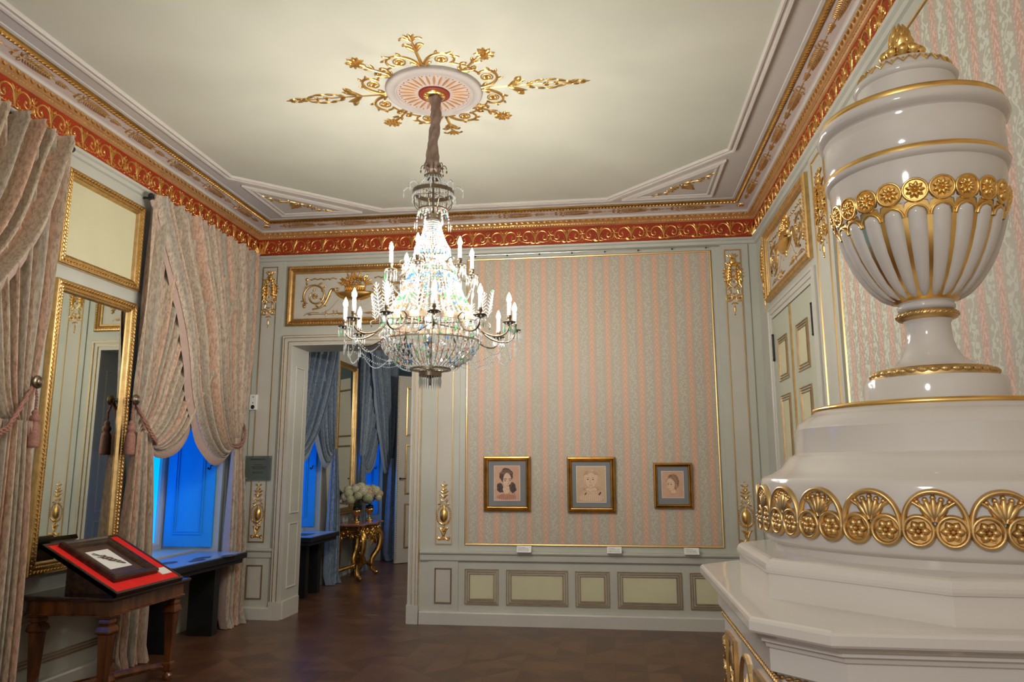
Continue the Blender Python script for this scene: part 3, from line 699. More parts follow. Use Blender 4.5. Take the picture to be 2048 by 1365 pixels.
def urn_relief(P,cu,vb,label,sc=1,mt='gold'):
    t=thing('gilt_urn_relief',P(cu,vb,0),label,'gilded wall ornament','gilded urns at the feet of the wall panels')
    mb=MB(); Q=lambda u,v,h:P(cu+u*sc,vb+v,h)
    halfvase(mb,Q,0,[(.2,.012),(.215,.03),(.235,.042),(.28,.046),(.315,.042),(.33,.03),(.345,.016),(.375,.004)],.75,0,12)
    mb.build('urn',MT[mt],parent=t,smooth=True)
    mb=MB(); stroke(mb,Q,[(0,.37),(0,.6)],.0035); boss(mb,Q,0,.62,.008,.008,6); boss(mb,Q,0,.565,.007,.01,6); boss(mb,Q,0,.52,.01,.012)
    for s in (1,-1):
        L=lambda a,b,an,l,w=.011,bd=0: leaf(mb,Q,s*a,b,an if s>0 else PI-an,l,w,.012,bd*s)
        S=lambda pts:[(s*a,b) for a,b in pts]
        for b,an,l in ((.575,.7,.045),(.545,.3,.03),(.5,.75,.06),(.47,.6,.055),(.45,1.1,.05),(.53,1.1,.03)): L(.002,b,an,l,.012,-.4)
        stroke(mb,Q,S(bez((0,.42),(.03,.42),(.045,.45),(.03,.46),6)),.006); stroke(mb,Q,S(bez((.0,.41),(.03,.4),(.06,.42),(.05,.47),8)),.004)
        L(.02,.4,.9,.04,.008); L(.03,.395,-.3,.04,.009)
        for k in range(15): a=-1.35+2.75*k/14; boss(mb,Q,s*.068*cos(a),.275+.098*sin(a),.0085,.012,6); L(.068*cos(a),.275+.098*sin(a),a,.02,.006)
        for k in range(4): boss(mb,Q,s*.062,.46+.02*k,.0048,.006,6)
        stroke(mb,Q,S(bez((.0,.18),(.03,.18),(.05,.2),(.06,.22),6)),.01)
        L(.01,.1,.9,.06,.012); L(.01,.13,.3,.05,.012); L(.0,.05,1.2,.09,.012); L(.03,.03,.5,.05,.012); stroke(mb,Q,S(bez((.01,.05),(.03,.02),(.05,.02),(.068,.04),6)),.010)
        boss(mb,Q,s*.05,.025,.016,.014); boss(mb,Q,s*.018,.03,.013,.016)
        for k in range(5): boss(mb,Q,s*.066,.09+.02*k,.0038,.005,6)
    for v,r in ((.04,.02),(.08,.014),(.12,.02),(.155,.014),(.185,.018)): boss(mb,Q,0,v,r,r*1.1)
    mb.build('foliage',MT[mt],parent=t)
    return t
trophy(PBp,-3.862,3.875,'gilded trophy ornament between the curtain and the overdoor relief')
trophy(PBp,-1.772,3.875,'gilded trophy ornament behind the chandelier, left of the striped wallpaper')
trophy(PBp,1.342,3.875,'gilded trophy ornament right of the striped back wallpaper')
trophy(PRp,5.5,3.80,'gilded trophy ornament beside the urn-shaped stove top',1.5)
trophy(PR,7.66,3.88,'gilded trophy ornament squeezed between the room corner and the right overdoor relief',.8)
trophy(PLp,7.70,3.875,'gilded trophy ornament peeping out beside the far curtain edge',.9)
urn_relief(PBp,-3.862,.83,'gilded urn relief under the grey plaque')
urn_relief(PBp,-1.772,.83,'gilded urn relief between the open doorway and the striped wallpaper')
urn_relief(PBp,1.342,.83,'gilded urn relief right of the child portrait, partly behind the stove')
urn_relief(PLp,7.70,.83,'gilded urn relief seen edge-on beside the far curtain tail')
# ------------------------------------------------------------------ mirror and framed panel on the left wall
def gilt_frame(mb,P,r,w=.09):
    k=w/.09
    frame(mb,P,rect(*r),[(0,0),(0,.04),(.006*k,.046),(.024*k,.05),(.03*k,.04),(.036*k,.034),(.04*k,.044),(.056*k,.046),(.06*k,.036),(.066*k,.032),(.07*k,.038),(.08*k,.034),(.09*k,.012)])
def rope(mb,P,r,ins,h,step=.03,w=.008):
    a=[(r[0]+ins,r[1]+ins),(r[2]-ins,r[1]+ins),(r[2]-ins,r[3]-ins),(r[0]+ins,r[3]-ins)]
    for i in range(4):
        p,q=a[i],a[(i+1)%4]; L=math.hypot(q[0]-p[0],q[1]-p[1]); n=int(L/step); an=math.atan2(q[1]-p[1],q[0]-p[0])
        for k in range(n): t=k/n; leaf(mb,lambda u,v,hh:P(u,v,hh+h),p[0]+(q[0]-p[0])*t,p[1]+(q[1]-p[1])*t,an+.6,step*1.15,w,w)
t=thing('wall_mirror',(XL,5.3,.86),'tall gilt-framed wall mirror behind the walnut table','mirror')
r=(4.828,.86,5.776,2.99)
mb=MB(); gilt_frame(mb,PL,r); f=mb.build('mirror_frame',MT['gold_dull'],parent=t)
mb=MB(); rope(mb,PL,r,.016,.046,.032,.009); rope(mb,PL,r,.05,.042,.022,.006); mb.build('frame_carving',MT['gold'],parent=f)
mb=MB(); pbox(mb,PL,r[0]+.085,r[2]-.085,r[1]+.085,r[3]-.085,.004,.012); mb.build('mirror_glass',MT['mirror'],parent=t)
t=thing('framed_cream_panel',(XL,5.3,3.1),'gilt-framed plain cream panel above the tall mirror','framed panel')
r=(4.815,3.105,5.772,3.856)
mb=MB(); gilt_frame(mb,PL,r,.085); f=mb.build('frame',MT['gold_dull'],parent=t)
mb=MB(); rope(mb,PL,r,.015,.046,.032,.009); rope(mb,PL,r,.047,.042,.022,.006); mb.build('frame_carving',MT['gold'],parent=f)
mb=MB(); pbox(mb,PL,r[0]+.08,r[2]-.08,r[1]+.08,r[3]-.08,.004,.012); mb.build('panel_field',MT['cream'],parent=t)

# ------------------------------------------------------------------ framed chalk drawings on the wallpaper
MT['paper_tan']=paint('tan_drawing_paper',srgb(206,164,136),.05,.85,20)
MT['paper_sand']=paint('sand_drawing_paper',srgb(204,174,140),.05,.85,20)
MT['chalk_dark']=paint('black_chalk',srgb(88,74,72),.3,.95,90)
MT['chalk_mid']=paint('brown_chalk',srgb(164,124,100),.2,.95,90)
MT['chalk_red']=paint('red_chalk',srgb(196,140,114),.1,.95,60)
MT['chalk_light']=paint('white_chalk',srgb(224,192,162),.05,.95,60)
CH=[MT['chalk_dark'],MT['chalk_mid'],MT['chalk_red'],MT['chalk_light']]
def blob(mb,P,c,ru,rv,h,mi,rot=0,jit=.08,n=22,seed=0):
    rd=random.Random(seed); vs=[]
    for k in range(n):
        a=2*PI*k/n; q=1+rd.uniform(-jit,jit); x=ru*q*cos(a); y=rv*q*sin(a)
        vs.append(P(c[0]+x*cos(rot)-y*sin(rot),c[1]+x*sin(rot)+y*cos(rot),h))
    mb.add(vs,[tuple(range(n))],mi)
def ln(mb,P,pts,w,h,mi):
    b=len(mb.f); stroke(mb,lambda u,v,q:P(u,v,h+max(q,0)*.05),pts,w,None,mi)
def portrait(u0,v0,u1,v1,sheet,label,kind,fw):
    c=PB((u0+u1)/2,v0,0); t=thing('framed_drawing',c,label,'framed drawing','framed chalk portraits on the striped wallpaper')
    P=lambda u,v,h:PB(u,v,h+.006+ (.018*(v-v0)/(v1-v0)))
    mb=MB(); frame(mb,P,rect(u0,v0,u1,v1),[(0,0),(0,.028),(.005,.036),(.018,.04),(fw*.55,.028),(fw*.62,.024),(fw*.7,.032),(fw*.85,.03),(fw,.012)]); mb.build('gilt_frame',MT['gold_dark'],parent=t)
    mb=MB(); pbox(mb,P,u0+fw*.8,u1-fw*.8,v0+fw*.8,v1-fw*.8,0,.012); mb.build('mount',MT['mat_grey'],parent=t)
    s=sheet; mb=MB(); pbox(mb,P,s[0]-.004,s[2]+.004,s[1]-.004,s[3]+.004,.012,.0135,0); pbox(mb,P,s[0],s[2],s[1],s[3],.0125,.0142,1)
    sh=mb.build('drawing_sheet',[MT['white'],MT['paper_sand'] if kind==1 else MT['paper_tan']],parent=t)
    W=s[2]-s[0]; Hh=s[3]-s[1]; Q=lambda a,b,h:P(s[0]+a*W,s[1]+b*Hh,.0145+h)
    mb=MB(); lv=[0]
    def E(c,ru,rv,h,mi,**k): lv[0]+=1; blob(mb,Q,c,ru,rv,.00016*lv[0],mi,**k)
    def S(pts,w,mi,h=0): lv[0]+=.05; ln(mb,Q,pts,w*.8,.00016*(lv[0]+1),mi)
    if kind==0:       # woman, dark hair drawn back, dark collar
        E((.47,.72),.27,.22,.0002,0,seed=1); E((.51,.57),.165,.235,.0004,3,seed=2,jit=.02)
        E((.24,.36),.17,.12,.0003,0,rot=-.6,seed=4,jit=.15); E((.72,.36),.13,.16,.0003,0,rot=.5,seed=5,jit=.15); E((.47,.33),.13,.14,.0004,3,seed=6)
        E((.47,.10),.4,.085,.0002,2,seed=7); 
        for x in (.43,.63): E((x,.572),.034,.014,.0009,0,seed=8); S([(x-.07,.61),(x,.63),(x+.06,.61)],.012,0)
        S([(.55,.58),(.58,.48),(.53,.47)],.01,1); S([(.47,.41),(.54,.42),(.6,.41)],.009,2,.0014); S(bez((.33,.6),(.33,.42),(.45,.33),(.55,.32),8)+bez((.55,.32),(.66,.35),(.7,.5),(.7,.62),8),.004,1)
        for k in range(16): a=.3+k*.17; S(bez((.47+.1*cos(a),.74+.05*sin(a)),(.47+.2*cos(a),.76+.14*sin(a)),(.47+.25*cos(a),.72+.2*sin(a)),(.47+.27*cos(a*1.05),.68+.2*sin(a)),5),.006,1)
        for k in range(9): S([(.2+.08*k,.03),(.22+.07*k,.15+.03*(k%3))],.006,0)
    elif kind==1:     # child with ruff collar
        E((.5,.66),.24,.25,.0002,3,seed=1,jit=.02); E((.5,.62),.19,.235,.0004,3,seed=2,jit=.02)
        E((.5,.34),.4,.1,.0003,3,seed=4); E((.5,.12),.42,.105,.0002,3,seed=5)
        for k in range(22): a=2*PI*k/22; S([(.5+.2*cos(a),.36+.045*sin(a)),(.5+.4*cos(a),.345+.1*sin(a))],.006,1)
        for x in (.39,.57): E((x,.635),.034,.014,.0009,0,seed=8); S([(x-.05,.675),(x+.01,.69),(x+.05,.672)],.007,1)
        S([(.48,.62),(.46,.54),(.5,.53)],.008,1); S([(.42,.475),(.48,.48),(.55,.475)],.009,2,.0014); S(bez((.29,.66),(.29,.47),(.4,.39),(.48,.38),8)+bez((.48,.38),(.62,.4),(.71,.52),(.71,.68),8),.004,1)
        for k in range(18): a=.15+k*.165; S(bez((.5+.12*cos(a),.76+.06*sin(a)),(.5+.2*cos(a),.76+.13*sin(a)),(.5+.24*cos(a),.74+.17*sin(a)),(.5+.25*cos(a*1.04),.7+.18*sin(a)),5),.006,1)
        S([(.28,.2),(.33,.27)],.02,0); S([(.76,.2),(.83,.28)],.028,0); 
        for k in range(12): S([(.12+.07*k,.02),(.14+.065*k,.2)],.004,1)
    else:             # child's head bent to the left, curly hair
        E((.5,.56),.3,.3,.0002,1,seed=1,jit=.1); E((.40,.5),.20,.235,.0004,3,seed=2,jit=.03,rot=.3); E((.52,.25),.12,.09,.0004,3,seed=9)
        rd=random.Random(5)
        for k in range(26):
            a=-.6+k*.12; x=.52+.26*cos(a); y=.6+.27*sin(a); S([(x+.05*cos(q),y+.045*sin(q)) for q in [rd.uniform(0,3)+i*.9 for i in range(5)]],.008,k%2)
        for x,y in ((.28,.52),(.43,.5)): E((x,y),.045,.014,.0009,0,seed=8); S([(x-.05,y+.06),(x+.05,y+.07)],.007,1)
        S([(.32,.51),(.26,.43),(.3,.41)],.009,1); S([(.27,.34),(.32,.35),(.37,.33)],.009,2,.0014); S(bez((.22,.6),(.18,.42),(.26,.28),(.36,.26),8),.005,1); S(bez((.36,.26),(.5,.26),(.6,.36),(.62,.46),8),.005,1)
        E((.66,.46),.05,.08,.0008,2,seed=4)
    mb.build('chalk_drawing',CH,parent=sh)
    g=MB(); 
portrait(-1.342,1.150,-.842,1.720,(-1.228,1.262,-.957,1.618),'gilt-framed chalk portrait of a dark-haired woman, left of three','',.05) if 0 else None
portrait(-1.342,1.150,-.842,1.720,(-1.228,1.262,-.957,1.618),'gilt-framed chalk portrait of a woman with dark drawn-back hair and dark collar',0,.052)
portrait(-.457,1.140,.043,1.710,(-.358,1.246,-.058,1.612),'gilt-framed chalk portrait of a child in a wide ruff collar',1,.052)
portrait(.432,1.188,.823,1.648,(.518,1.295,.733,1.560),'smaller gilt-framed chalk drawing of a curly-haired child looking down',2,.04)
for a,b,z0,z1,lab in ((-.984,-.834,.722,.784,'white caption card under the dark-haired woman portrait'),(-.057,.088,.724,.784,'white caption card under the ruff-collar portrait'),(.712,.858,.722,.783,'white caption card under the smallest portrait, near the stove')):
    t=thing('caption_card',PB((a+b)/2,z0,0),lab,'label card','white caption cards on the chair rail')
    Q=lambda u,v,h:(u,D-.05-.04*(z1-v)/(z1-z0)*1.0-h,v+.018)
    mb=MB(); pbox(mb,Q,a,b,z0,z1,0,.005); pbox(mb,PB,a,b,.738,.748,.0,.085); mb.build('card',MT['white'],parent=t)
    mb=MB(); rd=random.Random(int(a*100)+500)
    for k in range(4):
        u=a+.012
        while u<b-(.03 if k else .07):
            w=rd.uniform(.006,.016); pbox(mb,Q,u,u+w,z1-.016-.011*k,z1-.012-.011*k,.005,.0056); u+=w+.004
    mb.build('small_print',MT['mat_grey'],parent=t)

# grey plaque, wall sensor
t=thing('wall_plaque',PB(-3.9,1.47,0),'grey translucent text plaque on the pilaster left of the open doorway','plaque')
Q=lambda u,v,h:PB(u,v,h+.045)
mb=MB(); pbox(mb,Q,-4.02,-3.715,1.47,1.735,0,.006); mb.build('acrylic_plate',MT['acrylic'],parent=t)
rd=random.Random(9)
for z,a,b,hh in ((1.69,-3.96,-3.785,.014),(1.635,-3.92,-3.82,.006),(1.607,-3.945,-3.775,.011),(1.59,-3.93,-3.785,.009),(1.56,-3.92,-3.82,.006),(1.545,-3.93,-3.8,.006)):
    u=a; mb=MB()
    while u<b: w=rd.uniform(.006,.014); pbox(mb,Q,u,min(b,u+w),z,z+hh,.006,.0066); u+=w+.003
    mb.build('print_line',MT['ink'],parent=t)
mb=MB()
for u in (-4.0,-3.735):
    for z in (1.49,1.715): mb=MB(); tube(mb,[PB(u,z,0),Q(u,z,.010)],.007,8); mb.build('screw',MT['steel'],parent=t)
t=thing('wall_sensor',PL(7.90,2.25,0),'white room sensor box with round dark grille in the left corner','wall sensor')
Q=lambda u,v,h:(XL+.02+u,D-.012-h,v)
mb=MB(); ringloft(mb,[[Q(a,b,h) for a,b in rect(.0+i,2.245+i,.09-i,2.42-i)] for h,i in ((0,0),(.03,0),(.036,.006))],True,True); mb.build('housing',MT['white'],parent=t)
mb=MB(); boss(mb,lambda u,v,h:Q(u,v,h+.036),.045,2.278,.024,.004,14); mb.build('speaker_grille',MT['iron'],parent=t)
for z in (2.392,2.325): mb=MB(); boss(mb,lambda u,v,h:Q(u,v,h+.036),.045,z,.007,.004); mb.build('sensor_eye',MT['iron'],parent=t)

# ------------------------------------------------------------------ curtains
def curtain(label,top,inner,outer,tie,bot,X0,m,lin,group,nf=15,seed=0,amp=.038,lw=.085,tw=.11,zt=3.93):
    """top=(yo,yi): rod span outer->inner ; inner/outer polylines (y,z) from rod to tie ; bot=(yo,yi) on the floor"""
    rd=random.Random(seed); t=thing('curtain',(X0,tie[0],0),label,'curtain',group)
    NU,NV=180,44
    IP=resample([(p[0],p[1],0) for p in catmull([(a,b,0) for a,b in inner],8)],NV); OP=resample([(p[0],p[1],0) for p in catmull([(a,b,0) for a,b in outer],8)],NV)
    ph=[rd.uniform(0,6.28) for _ in range(6)]; ka=[rd.uniform(.7,1.3) for _ in range(nf+2)]
    fold=lambda u:(sin(2*PI*nf*u+1.2*sin(5*u+ph[0]))*ka[int(u*nf)]+.45*sin(2*PI*nf*.43*u+ph[1])+.25*sin(2*PI*nf*2.1*u+ph[2]))
    v=[];uv=[]
    sgn=1 if tie[0]>.5*(top[0]+top[1]) else -1
    for j in range(-2,NV+1):
        s=max(0,j/NV)
        for i in range(NU+1):
            u=i/NU; a=OP[max(j,0)]; b=IP[max(j,0)]
            uu=u**1.0
            y=a.x+(b.x-a.x)*uu; z=a.y+(b.y-a.y)*uu
            if 0<s<1: z-=.0; 
            A=amp*(1.25-.95*s**3)
            # swag sag towards the leading edge
            q=sin(PI*s)*u
            x=X0+A*fold(u+.02*sin(5*s+9*u)*s)*(1 if j>=0 else .8)+.05*q+.015*(1-s)
            if s>.55: z+=.018*fold(u)*(s-.55)/.45*(1-s)*6*u
            if j<0: z+=.045*(-j)/2+.008*fold(u); x+=.006*(-j)
            v.append((x,y,z)); uv.append((u,1-s*.7))
    f=[];mi=[]
    for j in range(NV+2):
        for i in range(NU): f.append((j*(NU+1)+i,j*(NU+1)+i+1,(j+1)*(NU+1)+i+1,(j+1)*(NU+1)+i)); mi.append(0)
    mb=MB(); mb.v=v; mb.f=f; mb.m=mi; mb.build('drape',[m,lin],parent=t,smooth=True,uvs=uv)
    mb=MB(); rg=[[],[],[]]      # lining showing along the leading edge
    for j in range(NV+1):
        a=IP[max(j-1,0)]; b=IP[min(j+1,NV)]; dy,dz=b.x-a.x,b.y-a.y; l=math.hypot(dy,dz) or 1; s=j/NV; e=v[(j+2)*(NU+1)+NU]
        ny,nz=dz/l*sgn,-dy/l*sgn; w=lw*(.35+.65*min(1,s*2.2))*min(1,(1-s)*6+.12)
        for q in range(3): rg[q].append((e[0]-.004-.02*(q==2)+.006*sin(j*.9)*(q>0),e[1]+ny*w*q/2,e[2]+nz*w*q/2))
    ringloft(mb,rg,closed=False); mb.build('lining_edge',lin,parent=t,smooth=True)
    v=[];uv=[];NB=30; NT=110
    for j in range(NB+1):
        s=j/NB; g=1-(1-s)**2.2
        for i in range(NT+1):
            u=i/NT; c=OP[-1].x; w=tw
            yt=tie[0]+w*(u-.5)*(1); yb=bot[0]+(bot[1]-bot[0])*(u if (bot[1]-bot[0])*1>0 else u)
            if (bot[1]-bot[0])<0: yt=tie[0]-w*(u-.5)
            y=yt+(yb-yt)*g; z=tie[1]+.05-(tie[1]+.05-.008)*s
            x=X0+.03*(1-s)+(.016+.034*g)*(sin(2*PI*7*u+ph[3]+.6*s)+.4*sin(2*PI*3.1*u+ph[4]))
            if s>.93: x+=.05*(s-.93)/.07*(.5+.5*sin(9*u))
            v.append((x,y,z)); uv.append((u,.3-s*.3))
    mb=MB(); mb.v=v; mb.f=[(j*(NT+1)+i,j*(NT+1)+i+1,(j+1)*(NT+1)+i+1,(j+1)*(NT+1)+i) for j in range(NB) for i in range(NT)]; mb.m=[1 if (i%NT)>=NT-6 else 0 for j in range(NB) for i in range(NT)]
    mb.build('tail',[m,lin],parent=t,smooth=True,uvs=uv)
    return t
def tieback(hook,tie,tas,X0,label,m,dirn,wy,hh=.12):
    """hook=(y,z) rosette on the wall, tie=(y,z) gather, tas=(y,ztop,zbottom) tassel"""
    t=thing('curtain_tieback',(XL+.06,hook[0],hook[1]-.4),label,'curtain tieback','tasselled cords tying back the curtains')
    mb=MB(); P=lambda u,v,h:(XL+h,u,v)
    tube(mb,[P(wy,hook[1],0),P(hook[0],hook[1],hh)],.010,8)
    ringloft(mb,[[P(hook[0]+r*cos(2*PI*k/18),hook[1]+r*sin(2*PI*k/18),h) for k in range(18)] for r,h in ((.02,hh-.01),(.042,hh-.004),(.047,hh+.006),(.04,hh+.015),(.028,hh+.011),(.024,hh+.022),(.012,hh+.026))],True,True)
    mb.build('hook_rosette',MT['bronze'],parent=t,smooth=True)
    mb=MB(); Xt=X0+.075
    for off in (0,.022):
        p=catmull([P(hook[0],hook[1],hh-.015),(Xt-.02,(hook[0]*.5+tie[0]*.5),hook[1]*.55+tie[1]*.45-off-.02),(Xt,tie[0]-dirn*.05,tie[1]+.05-off),(Xt+.01,tie[0],tie[1]-off),(Xt-.015,tie[0]+dirn*.06,tie[1]-.03-off),(Xt-.075,tie[0]+dirn*.075,tie[1]-.02-off)],8)
        for ph in (0,PI): tube(mb,[(q[0]+.006*cos(i*1.1+ph),q[1],q[2]+.006*sin(i*1.1+ph)) for i,q in enumerate(p)],.0085,6)
    for ph in (0,PI):
        p=resample([P(hook[0],hook[1]-.02,hh-.01),P(tas[0],hook[1]-.1,hh),P(tas[0],tas[1],hh)],24)
        tube(mb,[(q[0]+.005*cos(i*1.1+ph),q[1]+.005*sin(i*1.1+ph),q[2]) for i,q in enumerate(p)],.006,6)
    mb.build('twisted_cord',MT['cord'],parent=t,smooth=True)
    c=P(tas[0],tas[2],hh); Lz=tas[1]-tas[2]
    mb=MB(); prof=[(.040,0),(.041,.02),(.037,Lz*.55),(.03,Lz*.62),(.022,Lz*.66),(.03,Lz*.70),(.036,Lz*.76),(.03,Lz*.83),(.018,Lz*.87),(.024,Lz*.91),(.02,Lz*.97),(.008,Lz)]
    n=28; ringloft(mb,[[(c[0]+r*(1+(.08*(-1)**k if i<4 else 0))*cos(2*PI*k/n),c[1]+r*(1+(.08*(-1)**k if i<4 else 0))*sin(2*PI*k/n),c[2]+z) for k in range(n)] for i,(r,z) in enumerate(prof)],True,True)
    mb.build('tassel',MT['cord'],parent=t,smooth=True)
def rod(y0,y1,label):
    t=thing('curtain_rod',(XL+.1,(y0+y1)/2,3.9),label,'curtain rod','thin dark curtain rods under the red frieze')
    mb=MB(); tube(mb,[(XL+.10,y0,3.955),(XL+.10,y1,3.955)],.011,8); mb.build('rod',MT['iron'],parent=t)
    for y in (y0,y1):
        mb=MB(); ball(mb,(XL+.10,y,3.955),.026,10,8); mb.build('finial',MT['iron'],parent=t)
        mb=MB(); q=y+(.04 if y==y0 else -.04); tube(mb,[(XL,q,3.955),(XL+.1,q,3.955)],.008,6); mb.build('bracket',MT['iron'],parent=t)
    n=int((y1-y0)/.11)
    for k in range(n):
        mb=MB(); y=y0+.08+(y1-y0-.16)*k/max(1,n-1); tube(mb,[(XL+.1+.018*cos(a),y,3.95+.018*sin(a)) for a in [2*PI*q/10 for q in range(11)]],.003,5,0,False); mb.build('ring',MT['iron'],parent=t)
XA,XB=XL+.085,XL+.125
GV='rose-grey velvet curtains'
# window beside the mirror : near panel behind, far panel in front
curtain('rose-grey velvet curtain sweeping left, gathered beside the tall mirror',(5.74,7.6),
  [(7.45,3.93),(7.2,3.3),(6.9,2.6),(6.66,2.2),(6.5,1.92),(6.3,1.77),(6.14,1.74),(6.04,1.79),(6.0,1.85)],[(5.77,3.93),(5.76,3.2),(5.76,2.5),(5.77,2.05),(5.78,1.90)],(5.89,1.85),(5.72,6.14),XA,MT['velvet'],MT['lining'],GV,13,1,tw=.22)
curtain('rose-grey velvet curtain sweeping right to the room corner, in front of the blue window',(7.6,5.76),
  [(5.77,3.93),(5.98,3.5),(6.19,3.12),(6.35,2.75),(6.48,2.33),(6.62,2.08),(6.78,1.88),(6.98,1.735),(7.16,1.69),(7.30,1.75),(7.37,1.84)],[(7.66,3.93),(7.66,3.2),(7.64,2.6),(7.60,2.1),(7.55,1.88)],(7.45,1.86),(7.74,7.38),XB,MT['velvet'],MT['lining'],GV,15,2,tw=.17)
# nearest window, mostly outside the frame
curtain('rose-grey velvet curtain at the left photo edge, sweeping left across the nearest window',(2.78,4.72),
  [(4.72,3.93),(4.64,3.72),(4.57,3.49),(4.49,3.27),(4.38,3.06),(4.22,2.84),(3.9,2.42),(3.55,2.0),(3.35,1.8),(3.15,1.73),(3.02,1.78),(2.98,1.85)],[(2.78,3.93),(2.78,3.2),(2.79,2.5),(2.8,2.0),(2.82,1.9)],(2.9,1.86),(2.72,3.1),XB,MT['velvet'],MT['lining'],GV,14,3,.045,tw=.17)
curtain('rose-grey velvet curtain behind the leftmost swag, gathered at the tasselled hook left of the mirror',(4.70,2.85),
  [(2.9,3.93),(3.2,3.2),(3.55,2.5),(3.8,2.0),(3.98,1.78),(4.15,1.73),(4.28,1.78),(4.34,1.85)],[(4.68,3.93),(4.67,3.3),(4.66,2.6),(4.645,2.2),(4.63,1.9)],(4.48,1.87),(4.70,4.28),XA,MT['velvet'],MT['lining'],GV,13,4,tw=.29)
rod(5.74,7.68,'dark curtain rod over the blue window beside the tall mirror'); rod(2.7,4.76,'dark curtain rod at the upper left photo edge')
tieback((5.735,2.165),(5.97,1.86),(5.705,1.99,1.71),XA,'pink cord with tassel on the mirror side of the blue window',MT['cord'],1,5.80)
tieback((7.635,2.16),(7.44,1.87),(7.60,1.93,1.68),XB,'pink cord with tassel in the far left room corner',MT['cord'],-1,7.70,.09)
tieback((4.64,2.19),(4.36,1.86),(4.655,2.0,1.74),XA,'pink cord with tassel left of the tall mirror',MT['cord'],-1,4.72)

# ------------------------------------------------------------------ walnut table with display board
t=thing('walnut_table',(-3.68,5.28,0),'dark walnut table with tapered legs under the red display board','table')
mb=MB()
ringloft(mb,[[(x0,y0,z),(x1,y0,z),(x1,y1,z),(x0,y1,z)] for (x0,x1,y0,y1,z) in [(-4.02+i,-3.325-i,4.80+i,5.755-i,z) for i,z in ((.03,.708),(.012,.712),(.004,.722),(0,.728),(0,.738),(.004,.742),(.012,.743))]],True,True)
mb.build('table_top',MT['woodtop'],parent=t)
mb=MB(); ringloft(mb,[[(x0,y0,z),(x1,y0,z),(x1,y1,z),(x0,y1,z)] for (x0,x1,y0,y1,z) in [(-3.985+i,-3.36-i,4.835+i,5.72-i,z) for i,z in ((.012,.61),(.0,.612),(-.008,.616),(-.008,.622),(.004,.628),(.004,.71))]],True,True); mb.build('apron',MT['wood'],parent=t)
LEGS=[(-3.415,4.895),(-3.415,5.66),(-3.93,4.895),(-3.93,5.66)]
for x,y in LEGS:
    mb=MB(); ringloft(mb,[[(x+w*a,y+w*b,z) for a,b in ((-1,-1),(1,-1),(1,1),(-1,1))] for w,z in ((.046,.612),(.046,.60),(.036,.59),(.040,.575),(.040,.565),(.030,.556),(.043,.545),(.048,.53),(.052,.515),(.052,.505),(.038,.492),(.037,.488),(.022,.135),(.034,.128),(.036,.118),(.034,.075),(.03,.07),(.022,.06))][::-1],True,True)
    lathe(mb,[(.001,0),(.028,.002),(.036,.02),(.036,.035),(.025,.05),(.02,.062)],(x,y,0),14)
    mb.build('leg',MT['wood'],parent=t)
mb=MB()
cx,cy=-3.672,5.278
for x,y in LEGS:
    p=bez((x,y,.1),(x+(cx-x)*.55,y+(cy-y)*.1,.1),(cx+(x-cx)*.25,cy+(y-cy)*.25,.1),(cx,cy,.1),10)
    tube(mb,p,[.026]*4+[.03]*7,8)
lathe(mb,[(.001,.07),(.07,.07),(.075,.09),(.06,.12),(.03,.14),(.001,.15)],(cx,cy,0),18)
mb.build('stretcher',MT['wood'],parent=t)
sx,sz,nx,nz=-.8817,.4717,.4717,.8817
PBD=lambda s,y,h:(-3.275+sx*s+nx*h,y,.772+sz*s+nz*h)     # board plane (s up the slope, y, height)
t=thing('display_board',(-3.6,5.15,.743),'tilted red felt display board with dark edge, standing on the walnut table','display board')
mb=MB(); pbox(mb,PBD,0,.662,4.768,5.55,-.028,0); frame(mb,PBD,[(0,4.768),(.662,4.768),(.662,5.55),(0,5.55)],[(0,-.028),(0,.006),(.022,.006),(.022,0)]); mb.build('board_frame',MT['framewood'],parent=t)
mb=MB(); pbox(mb,PBD,.022,.64,4.79,5.528,0,.002); mb.build('felt',MT['redfelt'],parent=t)
mb=MB(); a=[(-3.36,.7435),(-3.78,.7435),(-3.78,.995),(-3.36,.7705)]
mb.add([(x,y,z) for y in (4.93,5.42) for x,z in a],[(0,1,2,3),(7,6,5,4),(0,4,5,1),(1,5,6,2),(2,6,7,3),(3,7,4,0)]); mb.build('wedge_stand',MT['framewood'],parent=t)
t=thing('framed_hand_study',PBD(.12,5.1,.003),'dark wooden picture frame with small ink study lying on the red board','framed drawing')
fr=[(.115,4.868),(.618,4.868),(.618,5.362),(.115,5.362)]
PF=lambda s,y,h:PBD(s,y,h+.003)
mb=MB(); frame(mb,PF,fr,[(0,0),(0,.03),(.008,.04),(.02,.042),(.028,.034),(.045,.03),(.052,.022),(.06,.022),(.066,.012)]); mb.build('picture_frame',MT['framewood'],parent=t)
mb=MB(); pbox(mb,PF,.175,.56,4.928,5.302,0,.01); mb.build('wood_mount',mk_wood('veneer_mount',srgb(58,40,32),srgb(86,60,48),.3,(8,2,8)),parent=t)
mb=MB(); pbox(mb,PF,.25,.485,4.985,5.225,.01,.012); sh=mb.build('paper',MT['white'],parent=t)
mb=MB(); Q=lambda u,v,h:PF(.25+.235*v,4.985+.24*u,.0122+h)
for c,ru,rv,ro,s_ in (((.42,.62),.16,.12,.3,1),((.55,.48),.2,.13,-.5,2),((.68,.33),.2,.1,-.6,3),((.78,.22),.14,.06,-.5,4)): blob(mb,Q,c,ru,rv,.0003*s_,0,rot=ro,seed=s_,jit=.14)
for p in ([(.3,.7),(.12,.86)],[(.36,.74),(.2,.9)],[(.3,.62),(.16,.66)]): ln(mb,Q,p,.022,.0014,0)
for k in range(6): ln(mb,Q,[(.3+.07*k,.66-.08*k),(.46+.07*k,.7-.09*k)],.008,.0016,3)
mb.build('ink_study',CH,parent=sh)
